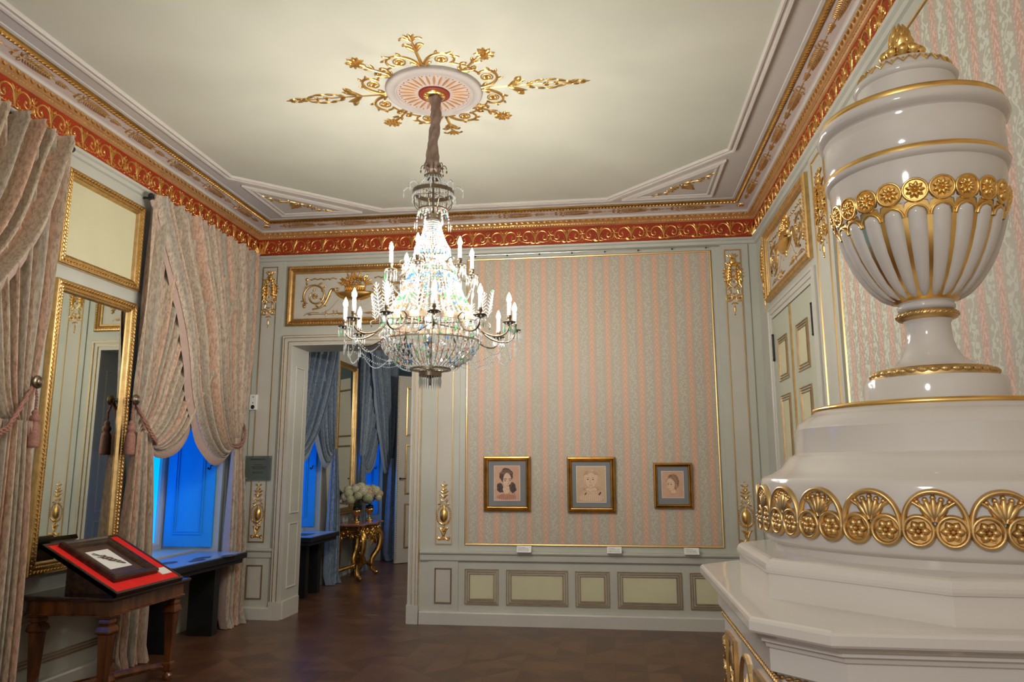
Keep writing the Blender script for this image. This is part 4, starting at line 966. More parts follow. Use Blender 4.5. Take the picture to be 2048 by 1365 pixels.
mb=MB(); pbox(mb,PBD,.085,.165,5.392,5.512,.0025,.006); tag(mb.build('caption_card',MT['white']),'blank white caption card lying on the red board beside the dark frame','label card')

# ------------------------------------------------------------------ black display tables under the blue windows
def display_table(x0,x1,y0,y1,label,seed):
    t=thing('display_table',((x0+x1)/2,(y0+y1)/2,0),label,'display table','black display tables in front of the blue windows')
    mb=MB(); bevbox(mb,x0,x1,y0,y1,.70,.755,.004); bevbox(mb,x0+.03,x1-.03,y0+.03,y1-.03,.655,.70,.004); mb.build('table_top',MT['black'],parent=t)
    for a in (y0+.30,y1-.27):
        mb=MB(); bevbox(mb,x0+.1,x1-.16,a-.05,a+.05,0,.656,.003); mb.build('slab_leg',MT['black'],parent=t)
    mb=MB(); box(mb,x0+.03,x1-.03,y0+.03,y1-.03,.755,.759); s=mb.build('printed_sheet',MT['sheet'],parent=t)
    mb=MB(); rd=random.Random(seed); P=lambda u,v,h:(u,v,.7595+h)
    for k in range(4 if seed==1 else 1):
        cx,cy=(x0+.25+.11*(k%2)+.05*k,y0+.35+.2*k) if seed==1 else ((x0+x1)/2,(y0+y1)/2-.1)
        if seed==1: blob(mb,P,(cx,cy),.06,.12,0,0,jit=.2,seed=k)
        else: pbox(mb,P,cx-.1,cx+.1,cy-.18,cy+.18,0,.0005)
    mb.build('printed_pictures',MT['fig'],parent=s)
display_table(-4.22,-3.70,6.12,7.42,'black display table in front of the blue window behind the walnut table',1)
display_table(-4.18,-3.66,8.98,9.95,'black display table seen through the open doorway',2)
# ------------------------------------------------------------------ ceiling medallion
RX,RY=-1.25,5.07
t=thing('ceiling_medallion',(RX,RY,H),'round pale ceiling medallion with gilt scrolls and spears, above the chandelier','ceiling medallion')
CP=lambda u,v,h:(RX+u,RY+v,H-.004-h)
mb=MB(); lathe(mb,[(.365,0),(.362,-.02),(.35,-.03),(.335,-.026),(.300,-.024),(.296,-.034),(.284,-.036),(.278,-.026),(.274,-.02),(.12,-.024),(.1,-.024)],(RX,RY,H-.004),64); mb.build('disc',MT['medallion'],parent=t,smooth=True)
mb=MB(); lathe(mb,[(.276,-.0205),(.12,-.0245)],(RX,RY,H-.0045),64); d=mb.build('pink_inner_field',MT['mauve'],parent=t)
mb=MB()
for k in range(28):
    a=2*PI*k/28; l=.13; Q=lambda u,v,h:CP(u,v,h+.023)
    leaf(mb,Q,.135*cos(a),.135*sin(a),a,l,.010,.008)
    boss(mb,Q,.26*cos(a+.11),.26*sin(a+.11),.006,.006,6)
mb.build('radial_leaves',MT['crownpink'],parent=d)
mb=MB(); lathe(mb,[(.118,-.024),(.118,-.036),(.104,-.042),(.09,-.04),(.085,-.036)],(RX,RY,H-.004),40); mb.build('red_ring',MT['redring'],parent=t,smooth=True)
mb=MB(); lathe(mb,[(.088,-.038),(.084,-.05),(.07,-.056),(.05,-.05),(.03,-.04)],(RX,RY,H-.004),40)
for k in range(16): a=2*PI*k/16; leaf(mb,lambda u,v,h:CP(u,v,h+.05),.04*cos(a),.04*sin(a),a,.045,.008)
mb.build('gold_rosette',MT['gold'],parent=t)
def rot(a): ca,sa=cos(a),sin(a); return lambda u,v,h:CP(u*ca-v*sa,u*sa+v*ca,h)
mb=MB()
def card_motif(P,ln_):   # short palmette motif with two scrolls
    for s in (1,-1):
        stroke(mb,P,[(a,s*b) for a,b in bez((.36,.02),(.44,.03),(.5,.09),(.50,.16),8)+bez((.5,.16),(.50,.25),(.40,.27),(.37,.2),8)[1:]],lambda t:.014*(1-.35*t))
        rosette(mb,P,.425,s*.15,.04,.012,8,ring=False); stroke(mb,P,[(.425+.043*cos(q),s*.15+.043*sin(q)) for q in [2*PI*k/16 for k in range(17)]],.006)
        leaf(mb,P,.5,s*.12,.5*s,.05,.012); leaf(mb,P,.49,s*.2,1.2*s,.06,.012); leaf(mb,P,.38,s*.03,1.0*s,.06,.016); leaf(mb,P,.46,s*.24,2.0*s,.05,.011)
        stroke(mb,P,[(a,s*b) for a,b in bez((.38,.2),(.36,.24),(.33,.28),(.31,.31),6)],.008)
    for k in range(-2,3): leaf(mb,P,.37,.012*k,.45*k,.07,.013)
    if ln_:
        stroke(mb,P,[(.4,0),(1.16,0)],tp(.008,.003))
        for s in (1,-1):
            leaf(mb,P,.58,0,1.1*s,.13,.026,.016,-.5*s); leaf(mb,P,.56,0,.8*s,.16,.02,.016,-.5*s); leaf(mb,P,.62,s*.07,.9*s,.08,.026,.016)
            for x,y,an,l in ((.7,.012,.6,.07),(.76,.045,.25,.08),(.84,.06,.0,.09),(.92,.05,-.35,.08),(.99,.02,-.3,.07),(1.03,.015,.25,.06),(1.09,.02,-.2,.05),(.82,.0,.5,.05),(.9,.0,-.6,.04)): leaf(mb,P,x,s*y,an*s,l,.0135,.011)
            stroke(mb,P,[(a,s*b) for a,b in bez((.69,.0),(.74,.08),(.9,.09),(1.0,.0),10)],.0025)
            stroke(mb,P,[(a,s*b) for a,b in spiral(.72,.03,.02,.006,-1.5,3.5,8)],.005)
        leaf(mb,P,1.08,0,0,.09,.01)
    else:
        stroke(mb,P,[(.42,0),(.66,0)],tp(.014,.01))
        for s in (1,-1):
            leaf(mb,P,.54,0,.4*s,.1,.016,.013,.4*s); stroke(mb,P,[(a,s*b) for a,b in bez((.6,.01),(.63,.02),(.66,.06),(.62,.07),6)],.009); stroke(mb,P,[(a,s*b) for a,b in bez((.66,.0),(.7,.02),(.73,.06),(.69,.075),6)],.009); leaf(mb,P,.68,0,.5*s,.08,.012)
        leaf(mb,P,.66,0,0,.1,.016)
for k in range(4): card_motif(rot(PI/2*k),k%2==0)
for k in range(4):       # diagonal flower stems
    P=rot(PI/4+PI/2*k)
    stroke(mb,P,bez((.36,0),(.44,.02),(.5,-.02),(.6,0),8),.009)
    for s in (1,-1):
        stroke(mb,P,[(a,s*b) for a,b in bez((.37,.0),(.42,.07),(.48,.07),(.47,.03),8)],.010); boss(mb,P,.455,s*.035,.014,.012); leaf(mb,P,.5,0,.6*s,.08,.014); leaf(mb,P,.37,0,1.2*s,.06,.014)
    rd=random.Random(k)
    for q in range(9): a=2*PI*q/9; leaf(mb,P,.645+.015*cos(a),.015*sin(a),a+rd.uniform(-.2,.2),.062,.015,.016)
    for q in range(10): boss(mb,P,.645+rd.uniform(-.035,.035),rd.uniform(-.035,.035),.013,.024,6)
mb.build('gilt_scrollwork',MT['gold'],parent=t)

# ------------------------------------------------------------------ chandelier
CX,CY=-1.245,5.075
ch=thing('chandelier',(CX,CY,2.15),'lit crystal chandelier with two tiers of electric candles hanging from the ceiling medallion','chandelier')
def C3(r,a,z): return (CX+r*cos(a),CY+r*sin(a),z)
def cring(mb,r,z0,z1,th=.006,n=48,mi=0):
    lathe(mb,[(r,z0),(r+th,z0),(r+th,z1),(r,z1),(r,z0)],(CX,CY,0),n,mi)
mb=MB(); rings=[];rd=random.Random(4)
for i in range(46):
    z=4.352-(4.352-3.77)*i/45; tt=i/45
    r=.036+.012*math.exp(-((tt-.0)/.05)**2)+.03*max(0,(tt-.7)/.3)**1.3-.018*max(0,(tt-.93)/.07); ox=.010*sin(tt*6.0); oy=.008*cos(tt*5)
    rings.append([(CX+ox+r*(1+.16*sin(4*a+tt*26)+.05*sin(9*a-tt*11))*cos(a),CY+oy+r*(1+.16*sin(4*a+tt*26)+.05*sin(9*a-tt*11))*sin(a),z) for a in [2*PI*k/28 for k in range(28)]])
ringloft(mb,rings,True,True); mb.build('silk_cord_sleeve',MT['sleeve'],parent=ch,smooth=True)
mb=MB(); tube(mb,[(CX,CY,3.8),(CX,CY,2.28)],.009,10); cring(mb,.05,3.70,3.73,.01,24); cring(mb,.142,3.575,3.605,.01); cring(mb,.10,3.45,3.462,.008); cring(mb,.046,3.375,3.42,.008,24)
cring(mb,.118,3.155,3.168,.008); cring(mb,.15,3.03,3.05,.008); cring(mb,.336,2.598,2.64,.009,64); cring(mb,.352,2.47,2.478,.005,64); cring(mb,.13,2.278,2.292,.016,40); cring(mb,.06,2.235,2.268,.02,32)
for k in range(12):
    a=2*PI*k/12; tube(mb,[C3(.146,a,3.58),C3(.14,a,3.5),C3(.104,a,3.455)],.0035,6)
    if k%2==0:
        tube(mb,[C3(.015,a,3.59),C3(.146,a,3.59)],.004,6); tube(mb,[C3(.01,a,2.62),C3(.338,a,2.62)],.005,6); tube(mb,[C3(.01,a,3.04),C3(.15,a,3.04)],.004,6); tube(mb,[C3(.01,a,2.285),C3(.135,a,2.285)],.004,6)
        tube(mb,[C3(.1,a,3.455),C3(.06,a,3.43),C3(.048,a,3.40)],.003,6)
mb.build('bronze_frame',MT['bronze'],parent=ch)
mb=MB()
for k in range(8):
    a=2*PI*k/8+.2; p=bez(C3(.04,a,3.73),C3(.05,a,3.80),C3(.085,a,3.83),C3(.095,a,3.775),8); tube(mb,p,.0035,5); octa(mb,C3(.095,a,3.755),.007,.016)
    leaf(mb,lambda u,v,h:C3(.03+u,a+v*14,3.78+h),.0,0,0,.05,.008)
mb.build('crown_curls',MT['bronze'],parent=ch)
CW=[.86,.06,.03,.03,.02]
def pick(rd,w=CW):
    x=rd.random(); s=0
    for i,q in enumerate(w):
        s+=q
        if x<s: return i
    return 0
def strand(name,p,r0,r1,n,seed,st=1.25,band=None):
    mb=MB(); rd=random.Random(seed); q=resample(p,n-1)
    for i,c in enumerate(q):
        t=i/(n-1); r=r0+(r1-r0)*t
        mi=0
        if band:
            for (a,b,m) in band:
                if a<=t<b: mi=m if rd.random()<.55 else 0
        if mi==0 and rd.random()<.05: mi=rd.choice([1,2,3,4])
        octa(mb,tuple(c),r,r*st,mi)
    mb.build(name,CR,parent=ch)
# dome of the crown
for k in range(20):
    a=2*PI*k/20; strand('crown_strand',bez(C3(.055,a,3.725),C3(.075,a,3.66),C3(.10,a,3.68),C3(.146,a,3.605),6),.006,.008,9,k)
# trim drops of the crown ring
mb=MB(); rd=random.Random(11)
for k in range(40):
    a=2*PI*k/40; octa(mb,C3(.152,a,3.555),.006,.02,0); 
    if k%2: octa(mb,C3(.152,a,3.52),.005,.016,0); octa(mb,C3(.108,a,3.43),.006,.02,pick(rd))
mb.build('crown_drops',CR,parent=ch)
for k in range(8):       # thin crystal sprays of the crown
    a=2*PI*k/8+.15; mb=MB(); p=bez(C3(.14,a,3.60),C3(.17,a,3.66),C3(.20,a,3.63),C3(.215,a,3.61),6)
    tube(mb,p,.003,5); 
    for q in p[1:]: octa(mb,q,.007,.013)
    octa(mb,C3(.217,a,3.575),.006,.03); mb.build('crown_spray',CR,parent=ch)
for k in range(6):       # second small beaded sprays at the neck
    a=2*PI*k/6+.3; mb=MB(); p=bez(C3(.05,a,3.40),C3(.08,a,3.47),C3(.12,a,3.44),C3(.115,a,3.37),8)
    for i,q in enumerate(p): octa(mb,q,.008,.010,1 if i==3 else 0)
    for d in (.0,.015): octa(mb,C3(.115+d,a,3.33),.0055,.035)
    mb.build('neck_spray',CR,parent=ch)
for k in range(36):
    a=2*PI*k/36; strand('bead_strand',bez(C3(.047,a,3.38),C3(.058,a,3.32),C3(.085,a,3.22),C3(.124,a,3.165),8),.0075,.0095,13,100+k,1.2,[(.5,.62,4)] if k%3==0 else None)
mb=MB(); rd=random.Random(2)
for j,(z,r) in enumerate(((3.145,.124),(3.115,.13),(3.08,.136))):
    for k in range(34): a=2*PI*(k+.5*j)/34; octa(mb,C3(r,a,z),.010,.018,2 if (j==1 and k%2) else 0)
mb.build('glass_collar',CR,parent=ch)
for k in range(52):
    a=2*PI*k/52; strand('bead_strand',bez(C3(.156,a,3.03),C3(.175,a,2.93),C3(.24,a,2.75),C3(.338,a,2.645),10),.0085,.0115,20,200+k,1.2,[(.06,.14,1),(.2,.28,2),(.38,.48,3),(.62,.7,1),(.84,.9,3)])
# rows of the bowl
rows=[(.350,2.575,48,.009,.026,1),(.356,2.52,48,.010,.018,0),(.352,2.485,44,.011,.016,3),(.338,2.445,44,.0095,.026,0),(.318,2.405,42,.0095,.02,4),(.288,2.372,40,.009,.022,0),(.25,2.342,36,.009,.020,1),(.208,2.318,36,.010,.018,2),(.165,2.298,32,.010,.016,0)]
for j,(r,z,n,w,l,mi) in enumerate(rows):
    mb=MB(); rd=random.Random(50+j)
    for k in range(n):
        a=2*PI*(k+.5*(j%2))/n; m=mi if (rd.random()<.28) else (pick(rd,[.85,.06,.03,.03,.03]))
        octa(mb,C3(r,a,z),w,l,m)
        if j<6: octa(mb,C3(r-.004,a+PI/n,z-.012),w*.6,w*.8,0)
    mb.build('bowl_crystal_row',CR,parent=ch)
mb=MB()
for k in range(48): a=2*PI*k/48; p=[C3(r,a,z) for r,z,*_ in rows]; tube(mb,p,.0022,4)
mb.build('bowl_wires',MT['bronze'],parent=ch)
mb=MB()
for k in range(26):
    a=2*PI*k/26; octa(mb,C3(.074,a,2.198),.0065,.052); 
mb.build('finial_prisms',CR,parent=ch)
mb=MB(); lathe(mb,[(.001,2.17),(.012,2.18),(.016,2.20),(.008,2.215),(.02,2.225),(.03,2.235)],(CX,CY,0),12)
for k in range(26): a=2*PI*k/26; tube(mb,[C3(.078,a,2.262),C3(.086,a,2.272)],.004,5)
mb.build('finial',MT['bronze'],parent=ch)
def arm(a,r0,z0,r1,z1,dip,seed,n):
    mb=MB()
    p=bez(C3(r0,a,z0),C3(r0+(r1-r0)*.15,a,z0-dip*1.5),C3(r1-.0,a,z1-dip*1.9),C3(r1,a,z1-.01),14)
    tube(mb,p,.0065,8); p2=bez(C3(r0,a,z0+.01),C3(r0+.05,a,z0+.05),C3(r0+.1,a,z0+.02),C3(r0+.07,a,z0-.02),8); tube(mb,p2,.0045,6)
    o=mb.build('arm',MT['bronze'],parent=ch,smooth=True)
    c=C3(r1,a,z1)
    mb=MB(); lathe(mb,[(.008,-.012),(.03,-.008),(.044,0),(.047,.006),(.043,.005),(.014,.002),(.014,.03),(.017,.034),(.017,.05),(.012,.05)],c,24); mb.build('drip_pan',MT['bronze'],parent=o,smooth=True)
    mb=MB(); lathe(mb,[(.0135,.035),(.0135,.135),(.010,.138),(.004,.139)],c,16); mb.build('candle_sleeve',MT['white'],parent=o,smooth=True)
    mb=MB(); lathe(mb,[(.003,.139),(.012,.147),(.0165,.158),(.0155,.172),(.010,.188),(.004,.203),(.0005,.21)],c,12); mb.build('bulb',MT['bulb'],parent=o,smooth=True)
    mb=MB(); rd=random.Random(seed)
    for k in range(10):
        b=2*PI*k/10; x,y,z=c[0]+.042*cos(b),c[1]+.042*sin(b),c[2]
        octa(mb,(x,y,z-.012),.006,.009,0); octa(mb,(x,y,z-.05),.0065,.03,1 if rd.random()<.15 else 0)
    octa(mb,(c[0],c[1],c[2]-.10),.007,.012); octa(mb,(c[0],c[1],c[2]-.16),.006,.045); octa(mb,(c[0]+.012,c[1],c[2]-.14),.005,.04)
    mb.build('prism_drops',CR,parent=o)
for k in range(6): arm(2*PI*k/6+.42,.156,3.035,.295,2.985,.05,k,6)
for k in range(12): arm(2*PI*k/12+.27,.345,2.60,.60,2.575,.075,20+k,12)
for k in range(12):
    a0,a1=2*PI*k/12+.27,2*PI*(k+1)/12+.27; mb=MB()
    p=[C3(.57+.0*t,a0+(a1-a0)*t,2.44-.10*sin(PI*t)) for t in [i/26 for i in range(27)]]
    for q in p: octa(mb,q,.0055,.006)
    p=[C3(.57-.32*t,a0,2.43-.10*sin(PI*t*.7)-.02*t) for t in [i/22 for i in range(23)]]
    for q in p: octa(mb,q,.0055,.006)
    mb.build('bead_garland',CR,parent=ch)
for k in range(6):
    a0,a1=2*PI*k/6+.42,2*PI*(k+1)/6+.42; mb=MB()
    for i in range(27): t=i/26; octa(mb,C3(.285-.03*sin(PI*t),a0+(a1-a0)*t,2.88-.10*sin(PI*t)),.0055,.006)
    mb.build('bead_garland',CR,parent=ch)
for k in range(12):      # fern-like glass sprays standing on the big ring
    a=2*PI*k/12; mb=MB(); rr=.37 if k%2 else .41; ht=.20 if k%2 else .17
    for i in range(8):
        f_=i/7; z=2.66+(ht-.02)*f_; r=rr+.03*f_; l=.050*(1-.55*f_)
        for s in (1,-1):
            p0=C3(r,a,z); tube(mb,[p0,(p0[0]-s*l*sin(a+.75),p0[1]+s*l*cos(a+.75),z+.028)],[.004,.0018],5)
    tube(mb,[C3(.34,a,2.62),C3(rr,a,2.65),C3(rr+.03,a,2.66+ht)],.0022,5); octa(mb,C3(rr+.032,a,2.67+ht),.008,.014,1 if k%4==0 else 0)
    mb.build('glass_fern_spray',CR,parent=ch)
for k in range(6):       # flower sprays of the upper tier
    a=2*PI*k/6+.95; mb=MB(); c=C3(.22,a,3.02)
    for i in range(8): b=2*PI*i/8; tube(mb,[c,(c[0]-.045*cos(b)*sin(a),c[1]+.045*cos(b)*cos(a),c[2]+.045*sin(b))],[.007,.003],5)
    tube(mb,[C3(.155,a,3.04),c],.003,5); octa(mb,c,.013,.013,2 if k%2 else 4); mb.build('glass_flower_spray',CR,parent=ch)

# ------------------------------------------------------------------ tiled stove
SX,SY=.9486,2.322; AR0=-115.0
st=thing('tiled_stove',(SX,SY,0),'large white ceramic stove with gilt ornament, crowned by a fluted urn','stove')
def ngon(ap,ch_):      # square with apothem ap and chamfer ch_
    q=ap-ch_; r=ap-.026; s=r-ch_; return [(SX+a,SY+b) for a,b in ((ap-.02,-s),(ap-.02,s),(q,r),(-q,r),(-ap,s),(-ap,-s),(-q,-r),(q,-r))]
def stack(mb,L,mi=0): ringloft(mb,[[(x,y,z) for x,y in ngon(a,c)] for a,c,z in L],True,True,mi)
mb=MB(); stack(mb,[(.60,.135,0),(.60,.135,.10),(.592,.133,.12),(.575,.13,.13),(.575,.13,1.13)]); body=mb.build('tiled_body',MT['ceramic'],parent=st)
mb=MB(); stack(mb,[(.58,.13,1.13),(.592,.133,1.135),(.592,.133,1.186),(.60,.136,1.19),(.603,.137,1.202),(.612,.139,1.204),(.612,.139,1.212),(.62,.141,1.215),(.628,.139,1.224),(.640,.14,1.228),(.643,.141,1.233),(.643,.141,1.252),(.640,.14,1.258),(.634,.138,1.2615),(.60,.13,1.262)]); slab=mb.build('cornice_slab',MT['ceramic'],parent=st)
o8=.2254/.544
ngon_=ngon
def ngon(ap,ch_): q=ap-ch_; return [(SX+a,SY+b) for a,b in ((ap,-q),(ap,q),(q,ap),(-q,ap),(-ap,q),(-ap,-q),(-q,-ap),(q,-ap))]
mb=MB(); stack(mb,[(.545,.32,1.258),(.545,.32,1.325),(.5495,.322,1.327),(.5515,.323,1.334),(.5515,.323,1.342),(.549,.322,1.350),(.544,.319,1.357),(.537,.315,1.3615),(.528,.31,1.364),(.46,.27,1.3645)]); stp=mb.build('octagonal_step',MT['ceramic'],parent=st)
def seams(par,L):
    mb=MB()
    for b in L: box(mb,*b)
    mb.build('tile_joints',MT['grout'],parent=par)
seams(slab,[(SX-.03,SX-.0265,SY-.6175,SY-.525,1.232,1.2625)])
seams(stp,[(SX+.02,SX+.0235,SY-.5515,SY-.535,1.262,1.345)])
LP=lambda prof,n=96: None
mb=MB(); lathe(mb,[(.462,1.36),(.47,1.363),(.474,1.385),(.49,1.392),(.497,1.40),(.503,1.447),(.503,1.53),(.500,1.553),(.497,1.566),(.490,1.571),(.464,1.580),(.44,1.596),(.422,1.618),(.416,1.628),(.402,1.634),(.394,1.640),(.391,1.70),(.392,1.710),(.386,1.716),(.384,1.726),(.37,1.736),(.366,1.742),(.352,1.748),(.340,1.756),(.334,1.764)],(SX,SY,0),112); drum=mb.build('drum',MT['ceramic'],parent=st,smooth=True,sharp=50)
mb=MB(); lathe(mb,[(.334,1.762),(.338,1.766),(.336,1.774),(.326,1.777)],(SX,SY,0),96); mb.build('gilt_rim',MT['gold'],parent=drum,smooth=True)
mb=MB(); lathe(mb,[(.328,1.776),(.20,1.786),(.189,1.79),(.189,1.838),(.184,1.852),(.165,1.857)],(SX,SY,0),96); lathe(mb,[(.150,1.880),(.125,1.888),(.100,1.902),(.082,1.92),(.069,1.945),(.0615,1.975),(.060,2.02),(.066,2.03)],(SX,SY,0),96); foot=mb.build('urn_foot',MT['ceramic'],parent=st,smooth=True,sharp=50)
mb=MB(); lathe(mb,[(.165,1.855),(.166,1.862),(.162,1.872),(.15,1.882)],(SX,SY,0),72); lathe(mb,[(.066,2.03),(.080,2.036),(.084,2.046),(.078,2.056),(.07,2.058)],(SX,SY,0),64)
def cylP(R,z0=0,slope=0): return lambda u,v,h:(SX+(R-slope*v+h)*cos(u),SY+(R-slope*v+h)*sin(u),z0+v)
for k in range(36):
    a=2*PI*k/36; P=lambda u,v,h:cylP(.163,1.868)(a+u/.163,v,h)
    leaf(mb,P,-.014,0,.0,.028,.010,.007); boss(mb,P,.0,.0,.006,.009,6)
for k in range(30): a=2*PI*k/30; leaf(mb,lambda u,v,h:cylP(.081,2.046)(a+u/.081,v,h),-.008,-.005,.6,.018,.005,.005)
mb.build('gilt_leaf_rings',MT['gold_dull'],parent=foot,smooth=True)
BW=[(.070,2.058),(.077,2.064),(.078,2.072),(.072,2.080),(.078,2.084),(.108,2.102),(.140,2.135),(.165,2.172),(.186,2.21),(.205,2.258),(.221,2.314),(.231,2.352),(.2375,2.40)]
def Rb(z):
    for (r0,z0),(r1,z1) in zip(BW,BW[1:]):
        if z0<=z<=z1: return r0+(r1-r0)*(z-z0)/(z1-z0)
    return BW[-1][0]
mb=MB(); lathe(mb,BW[:5],(SX,SY,0),72); urn_neck=mb; mb.build('urn_collar',MT['ceramic'],parent=foot,smooth=True,sharp=50); mb=MB(); lathe(mb,[(.231,2.352),(.2375,2.40),(.2405,2.43),(.241,2.462)],(SX,SY,0),96); lathe(mb,[(.241,2.4615),(.249,2.4655),(.2535,2.474),(.2545,2.482)],(SX,SY,0),96); lathe(mb,[(.246,2.497),(.249,2.51),(.2495,2.575),(.247,2.586),(.250,2.596),(.2505,2.603),(.244,2.607),(.25,2.612),(.262,2.618),(.268,2.632),(.265,2.646),(.256,2.653),(.25,2.656)],(SX,SY,0),112)
urn=mb.build('urn_bowl',MT['ceramic'],parent=st,smooth=True,sharp=50); mb=MB(); lathe(mb,[(.24,2.669),(.2,2.672),(.142,2.678),(.139,2.69),(.139,2.772),(.145,2.776),(.1485,2.786),(.144,2.796),(.135,2.800)],(SX,SY,0),96); lathe(mb,[(.135,2.8005),(.131,2.803),(.128,2.826),(.10,2.845),(.066,2.862),(.05,2.872)],(SX,SY,0),72)
mb.build('urn_lid',MT['ceramic'],parent=st,smooth=True,sharp=50)
mb=MB(); lathe(mb,BW[4:-1],(SX,SY,0),96); mb.build('gilt_bowl_ground',MT['gold'],parent=urn,smooth=True)
mb=MB(); lathe(mb,[(.2546,2.4805),(.2545,2.486),(.2505,2.495),(.245,2.4985)],(SX,SY,0),96); lathe(mb,[(.256,2.6525),(.2565,2.656),(.2565,2.668),(.25,2.671),(.236,2.671)],(SX,SY,0),96); mb.build('gilt_bands',MT['gold'],parent=urn,smooth=True)
NF=22
mb=MB()
for k in range(NF):
    a=2*PI*k/NF+math.radians(-112.1); P=lambda u,v,h:(SX+(Rb(v)+h)*cos(a+u/Rb(v)),SY+(Rb(v)+h)*sin(a+u/Rb(v)),v)
    pts=[(0,2.090+.232*i/22) for i in range(23)]
    def w(t):
        z=2.09+.232*t; per=2*PI*Rb(z)/NF
        return per*.395*(math.sqrt(max(0,1-((t-.9)/.1)**2)) if t>.9 else 1)*(1 if t>.05 else .4+12*t)+.0004
    W=[w(i/22) for i in range(23)]; rings=[]
    for i,(u,v) in enumerate(pts):
        rings.append([P(W[i]*c,v,(.011*min(1,W[i]/.012))*s) for c,s in ((-1,-.1),(-.8,.5),(-.45,.87),(0,1),(.45,.87),(.8,.5),(1,-.1))])
    ringloft(mb,rings,closed=False)
mb.build('white_flutes',MT['ceramic'],parent=urn,smooth=True)
mb=MB()
for k in range(NF):
    a=2*PI*k/NF+math.radians(-112.1)
    P=lambda u,v,h:(SX+(Rb(2.352+v)+.001+h)*cos(a+u/.231),SY+(Rb(2.352+v)+.001+h)*sin(a+u/.231),2.352+v)
    ringloft(mb,[[P(r*cos(2*PI*q/28),.012+r*sin(2*PI*q/28),h) for q in range(28)] for r,h in ((.0345,0),(.0335,.006),(.0285,.0065),(.0275,.002))])
    blob(mb,P,(0,.012),.028,.028,.0025,0,jit=0); rosette(mb,lambda u,v,h:P(u,v,h+.002),0,.012,.0265,.008,9,ring=False,fat=.24,ln_=.78)
    stroke(mb,P,[(.0295*cos(q),-.058+.029*sin(q)) for q in [PI*j/14 for j in range(15)]],.0045,.007)
mb.build('gilt_rosette_band',MT['gold'],parent=urn,smooth=True)
for k in range(NF):
    mb=MB(); a=2*PI*(k+.5)/NF+math.radians(-112.1)
    P=lambda u,v,h:(SX+(Rb(2.352+v)+.001+h)*cos(a+u/.231),SY+(Rb(2.352+v)+.001+h)*sin(a+u/.231),2.352+v)
    ringloft(mb,[[P(r*x,-.016+r*y*1.15,h) for x,y in ((1,0),(.25,.25),(0,1),(-.25,.25),(-1,0),(-.25,-.25),(0,-1),(.25,-.25))] for r,h in ((.0145,0),(.0135,.003),(.004,.004))],False,True); mb.build('white_lozenge',MT['ceramic'],parent=urn)
mb=MB(); n=26
for k in range(n):
    a=2*PI*k/n; Pg=lambda u,v,h:(SX+(.1305-.1*v+h)*cos(a+u),SY+(.1305-.1*v+h)*sin(a+u),2.804+v)
    stroke(mb,Pg,[(-PI/n,.019),(-PI/n*.6,.014),(0,.003),(PI/n*.6,.014),(PI/n,.019)],.003,.006); boss(mb,lambda u,v,h:Pg(u/.13,v,h),0,.016,.004,.006,6)
mb.build('gilt_lid_garland',MT['gold'],parent=urn)
mb=MB()
for k in range(10): a=2*PI*k/10; leaf(mb,lambda u,v,h:(SX+(.050-.2*max(0,v-.02)+h+.010*sin(v*80))*cos(a+u/.045),SY+(.050-.2*max(0,v-.02)+h+.010*sin(v*80))*sin(a+u/.045),2.868+v),0,0,PI/2,.045,.013,.010)
lathe(mb,[(.045,2.868),(.044,2.88),(.028,2.895),(.024,2.908),(.034,2.925),(.036,2.94),(.030,2.958),(.018,2.975),(.008,2.99),(.001,3.004)],(SX,SY,0),24)
for j in range(4):
    for k in range(7):
        a=2*PI*(k+.5*(j%2))/7; r=[.028,.034,.030,.02][j]; z=[2.912,2.93,2.95,2.968][j]
        leaf(mb,lambda u,v,h:(SX+(r+h-.25*v)*cos(a+u/.032+v*6),SY+(r+h-.25*v)*sin(a+u/.032+v*6),z-.006+v),0,0,PI/2,.034,.010,.007)
mb.build('gilt_finial',MT['gold'],parent=urn,smooth=True)
mb=MB(); NA=23
for k in range(NA):
    a=math.radians(AR0+360/23*k); P=lambda u,v,h:(SX+(.5035+h)*cos(a+u/.5035),SY+(.5035+h)*sin(a+u/.5035),1.49+v)
    stroke(mb,P,bez((-.065,-.03),(-.068,.082),(.068,.082),(.065,-.03),20),.0068,.012)
    for s in (1,-1):
        stroke(mb,P,[(s*.0345+.031*cos(q),-.036+.033*sin(q)) for q in [2*PI*j/22 for j in range(23)]],.0058,.012)
        blob(mb,P,(s*.0345,-.036),.0305,.0325,.0015,0,jit=0)
        rosette(mb,P,s*.0345,-.036,.0265,.013,6,ring=False,fat=.40,ln_=.78)
        stroke(mb,P,[(s*u,v) for u,v in bez((.002,-.014),(.008,.010),(.03,.02),(.044,.030),6)],.0048,.009)
    for j in range(-2,3): leaf(mb,P,.002*j,-.012,PI/2-.3*j,.058-.003*abs(j),.0095,.010)
    for j in range(-2,3): boss(mb,P,.0165*j,.040-.005*abs(j),.0072,.010,6)
mb.build('gilt_arch_frieze',MT['gold_dull'],parent=drum,smooth=True)
